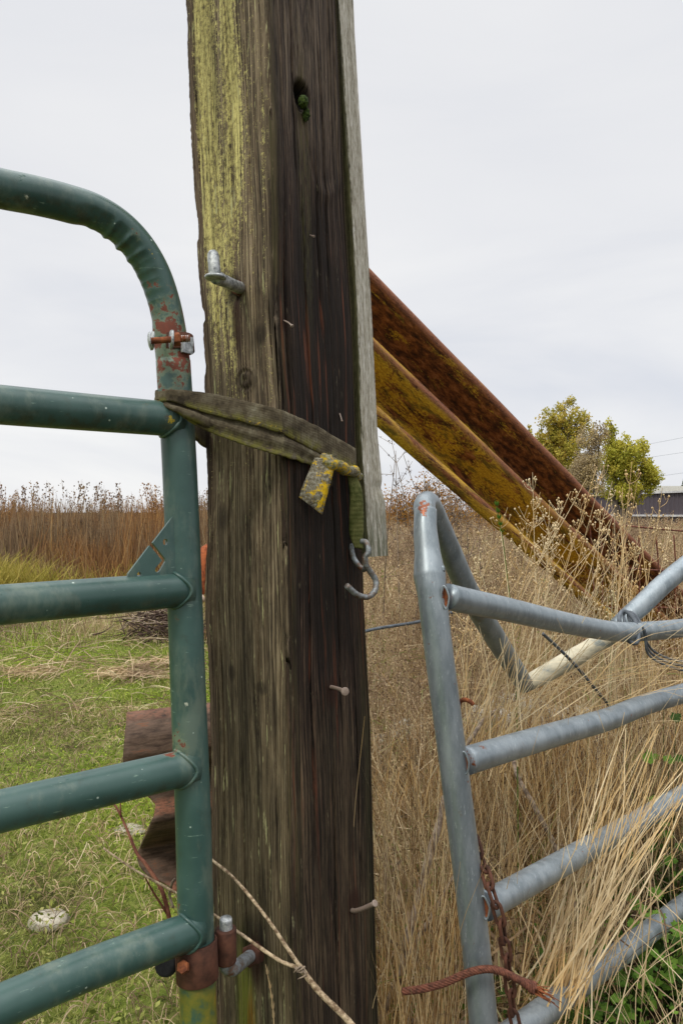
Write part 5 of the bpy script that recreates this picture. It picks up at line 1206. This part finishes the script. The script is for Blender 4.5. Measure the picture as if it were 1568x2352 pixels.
field(bag, 2200, 9.2, 10.2, -.52, -.40, (.3, .85), (.2, .6), (.1, .4), (.006, .012), 4, .05, 1.0, clump=120)
bag.build('ochre_weeds', OCHRE, 'yellow green weeds at the foot of the brown belt', 'weeds')

# meadow turf on the left
bag = Bag()
mL = lambda x, y: x < -.06*y-.02
field(bag, 7000, .5, 1.4, -1.1, .1, (.02, .07), (.01, .06), (.1, .7), (.0018, .0036), 3, .012, 1, clump=30)
field(bag, 42000, 1.35, 4.2, -.62, -.06, (.018, .065), (.01, .06), (.1, .7), (.0018, .0036), 3, .012, .7, clump=30, mask=mL)
field(bag, 52000, 3.6, 10.2, -.62, -.05, (.025, .085), (.01, .06), (.1, .6), (.0025, .005), 3, .01, .8, clump=40, mask=mL)
field(bag, 9000, 1.4, 5.5, -.62, -.05, (.05, .13), (.02, .09), (.1, .7), (.0022, .0042), 4, .015, .6, clump=45, mask=mL)
field(bag, 5000, 5, 10, -.62, -.05, (.06, .16), (.02, .09), (.1, .7), (.003, .006), 4, .015, .9, clump=50, mask=mL)
bag.build('meadow_grass', TURF, 'short bright green meadow grass left of the post', 'grass')
# little broad-leaved mat plants mixed through the near turf
bag = Bag(); n = 30000; x, y = region(n, 1.4, 7.5, -.60, -.08, .5); z = rng.uniform(.005, .05, n)
a = rng.normal(size=(n, 3)); a[:, 2] *= .5; a /= np.linalg.norm(a, axis=1, keepdims=True); b_ = np.cross(a, rng.normal(size=(n, 3))); b_ /= np.linalg.norm(b_, axis=1, keepdims=True)
s = rng.uniform(.004, .0125, n)[:, None]; p = np.stack([x, y, z], 1)
bag.add(np.stack([p-a*s, p+b_*s*.45, p+a*s, p-b_*s*.45], 1).reshape(-1, 3), np.arange(n*4).reshape(-1, 4), np.repeat(rng.random(n)*.75, 4))
bag.build('meadow_leaves', TURF, 'tiny leafy mat plants growing through the meadow grass', 'ground cover')
# straw and tangled dead stems lying over the turf
bag = Bag()
def litter(bag, n, d0, d1, a0, a1, L, w, zmax, power=.5, rr=(0, 1), mask=None, zlo=.005):
    x, y = region(n, d0, d1, a0, a1, power)
    if mask is not None: m = mask(x, y); x, y = x[m], y[m]
    n = len(x); az = rng.uniform(0, 2*math.pi, n); ln = T(n, *L); segs = 4; s = np.linspace(-.5, .5, segs+1)[None]
    bow = rng.normal(size=n)[:, None]*ln[:, None]*.05*(1-4*s**2); z0 = T(n, zlo, zmax)[:, None]; sl = rng.normal(size=n)[:, None]*.28
    px = x[:, None]+np.cos(az)[:, None]*ln[:, None]*s-np.sin(az)[:, None]*bow; py = y[:, None]+np.sin(az)[:, None]*ln[:, None]*s+np.cos(az)[:, None]*bow
    pz = np.maximum(z0+sl*ln[:, None]*s+.02*(1-4*s**2), .003); ww = (T(n, *w)*(.8+.1*y))[:, None]*.5
    ox = -np.sin(az)[:, None]*ww; oy = np.cos(az)[:, None]*ww*.4; oz = ww*.7
    V = np.stack([np.stack([px-ox, py-oy, pz-oz], 2), np.stack([px+ox, py+oy, pz+oz], 2)], 2).reshape(-1, 3)
    base_ = (np.arange(n)*(segs+1)*2)[:, None]; k = np.arange(segs)[None]*2
    Fq = np.stack([base_+k, base_+k+1, base_+k+3, base_+k+2], 2).reshape(-1, 4)
    bag.add(V, Fq, np.repeat(rr[0]+(rr[1]-rr[0])*rng.random(n), (segs+1)*2))
litter(bag, 6500, 1.4, 4.5, -.60, -.05, (.02, .10), (.0012, .0026), .06, rr=(.05, .75))
litter(bag, 1800, 4, 10.0, -.60, -.04, (.08, .4), (.002, .004), .07, rr=(0, .85))
x = rng.normal(-.21, .05, 90)*6.0
for (px, py_, L_, n_) in ((300, 1560, .5, 60), (200, 1530, .9, 14), (360, 1535, .35, 40), (70, 1555, .4, 30)):
    d = H*F/(py_-1176); c_ = P(px, py_, d); litter(bag, n_*3, d-.12, d+.12, (c_.x-L_*.5)/d, (c_.x+L_*.5)/d, (.15, L_*.7), (.0025, .005), .05, rr=(.3, .75))
bag.build('straw_litter', THATCH, 'dead straw and stems lying tangled over the green meadow', 'straw')
# taller scruffy tufts in the meadow in front of the brown belt
bag = Bag()
field(bag, 7000, 6.6, 10.3, -.60, -.05, (.08, .30), (.02, .15), (0, .3), (.003, .006), 3, .02, 1.0, clump=25)
field(bag, 260, 1.6, 6.5, -.58, -.1, (.12, .34), (.05, .2), (0, .5), (.0015, .003), 5, .02, .8)
bag.build('scruffy_tufts', THATCH, 'thin pale tufts at the far edge of the green meadow', 'grass')

# ------------------------------------------------------------------ dry tall grass on the right
def front(x, y):
    """thin out what would stand between the eye and the silver gate"""
    return ~((x > .10) & (y < 1.30+np.maximum(0, x-.2)*.95) & (rng.random(len(x)) < .86)) & ~((x > .05) & (x < .25) & (y < 1.5) & (rng.random(len(x)) < .6)) & ~((x > .42) & (y < 2.0) & (rng.random(len(x)) < .75))
bag = Bag(); mR = lambda x, y: (x > -.035*y) & front(x, y)
field(bag, 6200, 1.42, 3.2, .01, .66, (.30, .80), (.04, .46), (0, .12), (.0026, .0060), 6, .045, .7, clump=16, mask=mR, gam=1.7)
field(bag, 3000, 1.5, 3.2, .20, .66, (.70, 1.0), (.05, .40), (0, .10), (.0020, .0036), 6, .03, .7, clump=10, mask=mR)
field(bag, 9000, 3.0, 6.5, -.03, .66, (.40, .95), (.04, .45), (0, .2), (.0022, .0042), 5, .04, .9, clump=16, mask=mR, gam=1.35)
field(bag, 12000, 6.0, 12.0, -.07, .66, (.40, .95), (.04, .40), (0, .2), (.003, .005), 4, .02, 1.0, clump=16)
field(bag, 300, 1.28, 1.50, .035, .17, (.50, .92), (.02, .22), (0, .05), (.0020, .0036), 6, .03, 1.0, gam=1.3)
field(bag, 5000, 1.5, 7.0, .66, 1.25, (.35, .95), (.04, .40), (0, .12), (.0026, .005), 5, .03, .9, clump=16)
field(bag, 2500, .9, 1.6, .45, 1.3, (.10, .40), (.04, .30), (0, .12), (.0026, .005), 5, .03, .9, clump=16)
bag.build('dry_grass', DRY, 'tall straw coloured dry grass filling the ground right of the post', 'grass')
bag = Bag()
for t_ in [weed_template(1.0, random.randint(12, 18), .55, .0042, seeds=3, seed_s=.0085, up=.55, sub=2) for _ in range(8)]:
    n = 620; x, y = region(n, 2.0, 9.5, -.02, .66, .8); m = mR(x, y) & ~((x/y > .22) & (y < 3.8) & (rng.random(n) < .65)); x, y = x[m], y[m]; n = len(x)
    scatter(bag, t_, np.stack([x, y, np.full(n, -.04)], 1), rng.uniform(.65, 1.1, n)*np.clip(.72+.07*y, .85, 1.1), rng.uniform(0, 6.3, n), .14)
bag.build('twiggy_weeds', THATCH, 'brown branching weeds with dry seed clusters among the dry grass', 'weeds')
bag = Bag()
litter(bag, 6500, 1.45, 4.5, .0, .66, (.10, .40), (.0018, .0036), .30, power=.6, rr=(0, 1), mask=lambda x, y: (x > .02) & ~blocked(x, y) & front(x, y))
litter(bag, 11000, 2.2, 5.5, .0, .66, (.04, .22), (.0018, .0036), .66, power=.9, rr=(0, 1), mask=mR)
litter(bag, 16000, 4.5, 11.5, -.06, .66, (.06, .32), (.002, .005), .74, power=.9, rr=(0, .9), mask=mR)
litter(bag, 2600, 1.45, 3.0, .02, .66, (.06, .22), (.004, .009), .34, power=.5, rr=(0, .4), mask=lambda x, y: (x > .02) & ~blocked(x, y) & front(x, y))
bag.build('thatch', THATCH, 'matted tangle of dead stems beneath the tall dry grass', 'grass')
# green blades and broad leaves low in the grass at right
bag = Bag()
field(bag, 2600, 1.45, 4.5, .02, .66, (.15, .55), (.05, .3), (.1, .5), (.0022, .005), 6, .03, .6, clump=14, mask=mR)
bag.build('green_blades', LEAFG, 'fresh green grass blades scattered through the dry grass', 'grass')

def lobed_leaf(c, r, nrm, up_):
    """scalloped leaf of a buttercup-like plant as a fan"""
    nrm = nrm.normalized(); a = nrm.cross(up_).normalized(); b = a.cross(nrm); V = [c-nrm*r*.12]; n = 26
    for i in range(n):
        th = 2*math.pi*i/n; k = (0.78+.22*abs(math.cos(th*2.5)))*(.92+.10*math.cos(th*13)); k *= 0.55 if abs(th-math.pi*1.5) < .25 else 1
        V.append(c+(a*math.cos(th)+b*math.sin(th))*r*k+nrm*r*.10*math.cos(th*5))
    return V, [(0, 1+i, 1+(i+1) % n) for i in range(n)]
def leafy_plant(px, py, d, nl, r, lab, spread=.09, hgt=.16):
    c = P(px, py, d); c.z = 0; t = thing('leafy_plant', c, lab, 'plant', 'green leafy plants at the bottom right')
    M = MB(); S = MB()
    for i in range(nl):
        a = random.uniform(0, 6.28); q = c+Vector((math.cos(a)*spread*random.random()**.5, math.sin(a)*spread*.8*random.random()**.5, hgt*random.uniform(.45, 1.1)))
        M.add(*lobed_leaf(q, r*random.uniform(.6, 1.15), Vector((random.gauss(0, .35), -.55+random.gauss(0, .25), 1)), Vector((random.gauss(0, 1), 1, 0))))
        tube(S, spline([c+Vector((0, 0, 0)), c.lerp(q, .5)+Vector((0, 0, .02)), q], 3), [.0016, .001], 5)
    o = M.build('leaves', LEAFG, t, True); at = o.data.attributes.new('rnd', 'FLOAT', 'POINT'); nv = len(o.data.vertices); at.data.foreach_set('value', np.repeat(rng.random(nv//27+1), 27)[:nv].astype(np.float32))
    S.build('stalks', LEAFG, t)
for (px, py, d, nl, r, sp, hg, lab) in [(1285, 2300, 1.62, 30, .021, .11, .17, 'lobed green leafy plant just under the lowest silver rail'), (1370, 2310, 1.66, 34, .021, .12, .18, 'green leafy plant right of the one under the lowest silver rail'), (1460, 2290, 1.72, 32, .021, .12, .2, 'green leafy plant third from the left in the bottom right patch'),
                               (1540, 2270, 1.75, 30, .022, .12, .24, 'green leafy plant at the right edge of the bottom right patch'), (1530, 2150, 1.95, 22, .018, .1, .30, 'small leafed green plant beneath the right end of the lowest silver rail'), (1525, 1830, 1.98, 9, .024, .05, .63, 'few broad green leaves on stalks beside the right end of the third rail')]:
    leafy_plant(px, py, d, nl, r, lab, sp, hg)
# blurry dark green ground cover between the stalks
bag = Bag(); n = 22000; x, y = region(n, 1.5, 4.5, .02, .66, .3); m = ~blocked(x, y); x, y = x[m], y[m]; n = len(x)
a = rng.normal(size=(n, 3)); a[:, 2] *= .3; a /= np.linalg.norm(a, axis=1, keepdims=True); b_ = np.cross(a, rng.normal(size=(n, 3))); b_ /= np.linalg.norm(b_, axis=1, keepdims=True)
s = rng.uniform(.004, .014, n)[:, None]; p = np.stack([x, y, rng.uniform(.0, .22, n)], 1)
bag.add(np.stack([p-a*s, p+b_*s*.7, p+a*s, p-b_*s*.7], 1).reshape(-1, 3), np.arange(n*4).reshape(-1, 4), np.repeat(rng.random(n)*.9, 4))
bag.build('low_greenery', LEAFG, 'low dark green leaves under the dry grass at right', 'ground cover')

# individual seed-headed stalks standing in front of the beam and gate
def stalk(name, pts, w, label, group, mat, kind='panicle', nb=10, bl=.05, ss=.0042, headfrom=.6):
    base = pts[0]; M = MB(); pp = spline(pts, 8); tube(M, pp, [w, w*.8, w*.35], 6, cap=False)
    Sd = M; L = len(pp)
    def ball(p, r):
        vs = [p+Vector(q)*r for q in ((1, 0, 0), (-1, 0, 0), (0, 1, 0), (0, -1, 0), (0, 0, 1.2), (0, 0, -1.2))]
        Sd.add(vs, [(0, 2, 4), (2, 1, 4), (1, 3, 4), (3, 0, 4), (2, 0, 5), (1, 2, 5), (3, 1, 5), (0, 3, 5)])
    for k in range(nb):
        f = headfrom+(1-headfrom)*(k+random.random())/nb; p = pp[min(L-1, int(f*(L-1)))]; a = random.uniform(0, 6.28); l_ = bl*(1.25-f)*random.uniform(.7, 1.5)*2
        if kind == 'spike':
            for _ in range(3):
                q = p+Vector((math.cos(a)*ss*.9, math.sin(a)*ss*.9, random.uniform(.002, .009))); a += 2; vs = [p, p.lerp(q, .5)+Vector((ss*.25, 0, 0)), q+Vector((0, 0, .004)), p.lerp(q, .5)-Vector((ss*.25, .001, 0))]
                Sd.add(vs, [(0, 1, 2, 3)])
            continue
        q = p+Vector((math.cos(a)*l_*.75, math.sin(a)*l_*.5, l_*.75)); tube(M, spline([p, p.lerp(q, .5)+Vector((math.cos(a)*.006, 0, -.003)), q], 3), [w*.45, w*.28], 4, cap=False); ball(q, ss*random.uniform(.7, 1.1))
        for _ in range(2):
            s0 = p.lerp(q, random.uniform(.35, .85)); e0 = s0+Vector((random.gauss(0, .3), random.gauss(0, .2), random.uniform(.3, 1)))*l_*.5
            tube(M, [s0, e0], [w*.32, w*.22], 4, cap=False); ball(e0, ss*random.uniform(.6, 1))
    o = M.build(name, mat); at = o.data.attributes.new('rnd', 'FLOAT', 'POINT'); at.data.foreach_set('value', np.full(len(o.data.vertices), random.uniform(.45, .88), np.float32))
    tag(o, label, 'weed', group); return o
gg = 'pale seed headed weeds in front of the leaning beam'
tops = [(1130, 1230), (1165, 1165), (1222, 1085), (1240, 1130), (1262, 1150), (1295, 1180), (1310, 1128), (1345, 1100), (1368, 1075), (1392, 1050), (1405, 1105), (1428, 1118), (1450, 1060), (1462, 1108), (1500, 1165), (1520, 1120), (1545, 1180), (1380, 1150), (1335, 1200), (1270, 1230), (1200, 1240), (1100, 1270), (1075, 1330), (1480, 1230), (1420, 1220)]
for i, (x, y) in enumerate(tops):
    d = random.uniform(1.9, 2.6); tp = P(x, y, d); bx = tp.x+random.uniform(-.45, .12); by = d+random.uniform(-.1, .15); bs_ = Vector((bx, by, -.02)); mid = bs_.lerp(tp, .6)+Vector((random.uniform(-.09, .04), 0, .03))
    stalk('seed_weed', [bs_, mid, tp], .0020, 'pale dry branching weed with tiny round seed pods in front of the leaning beam', gg, DRY, nb=random.randint(9, 16), bl=random.uniform(.04, .07))
stalk('green_spike', [Vector((P(1190, 1176, 1.75).x, 1.75, -.02)), P(1185, 1600, 1.75), P(1160, 1290, 1.70), P(1137, 1145, 1.68)], .0016, 'thin green seed spike standing in front of the yellow beam edge', None, LEAFG, 'spike', 22, headfrom=.80, ss=.006)
stalk('grass_spike', [Vector((P(650, 1176, 1.0).x, 1.02, 0)), P(632, 2450, 1.02), P(626, 2310, 1.02), P(610, 2215, 1.02)], .0012, 'slender green seed spike against the foot of the timber post', None, DRY, 'spike', 8, headfrom=.45, ss=.0025)
# sheaf of straw leaning over the silver rails at right
bag = Bag()
def lean_sheaf(n, b0, spread0, t0, spread1, w, rr=(.35, .85)):
    B0 = P(*b0); T0 = P(*t0); V_all = []
    for i in range(n):
        p = B0+Vector((random.gauss(0, spread0), random.gauss(0, spread0*.7), random.gauss(0, spread0*.4))); q = T0+Vector((random.gauss(0, spread1), random.gauss(0, spread1*.6), random.gauss(0, spread1)))
        mid = p.lerp(q, .5)+Vector((random.gauss(0, .02), random.gauss(0, .02), random.uniform(0, .05))); v, f = ribbon_path(spline([p, mid, q], 4), w*random.uniform(.7, 1.3), w*.4)
        bag.add(np.array([tuple(a) for a in v]), np.array(f), np.full(len(v), random.uniform(*rr)))
lean_sheaf(70, (1275, 2290, 1.42), .035, (1500, 1745, 1.62), .085, .0036)
lean_sheaf(45, (1250, 2352, 1.40), .05, (1420, 1850, 1.55), .09, .0032)
lean_sheaf(40, (1240, 1640, 1.75), .12, (1600, 1490, 1.70), .06, .0026)
lean_sheaf(50, (1130, 1750, 1.60), .06, (1290, 1380, 1.55), .08, .0028)
lean_sheaf(30, (1360, 1640, 1.95), .14, (1430, 1230, 1.95), .055, .0028, (.5, .9))
lean_sheaf(14, (1560, 2352, 1.40), .10, (1440, 1900, 1.50), .12, .0030)
lean_sheaf(10, (1330, 2400, 1.45), .08, (1560, 2000, 1.55), .12, .0026)
bag.build('leaning_straw', DRY, 'pale straw stalks leaning over the silver rails at right', 'grass')
# orange shrub and twiggy bush behind the board, below the beam
b = P(960, 1176, 7.5)
tree('orange_shrub', (b.x, b.y), [(985, 1135, 34, 40), (950, 1165, 50, 40), (1030, 1170, 46, 40), (905, 1170, 30, 32), (1100, 1185, 50, 30)], 7.5, 6000, .018, ORANGEL, 'autumn orange shrub below the leaning beam, right of the post', None, .02)
tb2 = thing('twiggy_bush', (P(960, 1176, 3.4).x, 3.4, 0), 'bare twiggy bush with dry leaf bits just right of the grey board', 'shrub'); M = MB(); bits = []
for i in range(15):
    q = P(random.uniform(890, 1110), random.uniform(1000, 1150), 3.4+random.uniform(-.3, .3)); q.z = min(q.z, P(0, 1000+max(0, (q.x/q.y*F+784)-880)*.85, 3.4).z); s0 = Vector((P(1000, 1176, 3.4).x+random.gauss(0, .12), 3.4, 0)); ln = spline([s0, s0.lerp(q, .6)+Vector((random.gauss(0, .04), 0, .05)), q], 6); tube(M, ln, [.0045, .0012], 5, cap=False)
    for k in range(11):
        p = ln[random.randrange(len(ln)//2, len(ln))]; e0 = p+Vector((random.gauss(0, .06), random.gauss(0, .05), random.uniform(0, .09))); tube(M, [p, e0], [.0014, .0007], 4, cap=False)
        for _ in range(5): bits.append((p.lerp(e0, random.random()), .010, .010, .010, 1))
M.build('twigs', DEADW, tb2); V, Fq, r = leaf_mesh(bits, 1100, .011, .4); mesh_obj('leaf_bits', V, Fq, DARKTW, tb2, False)
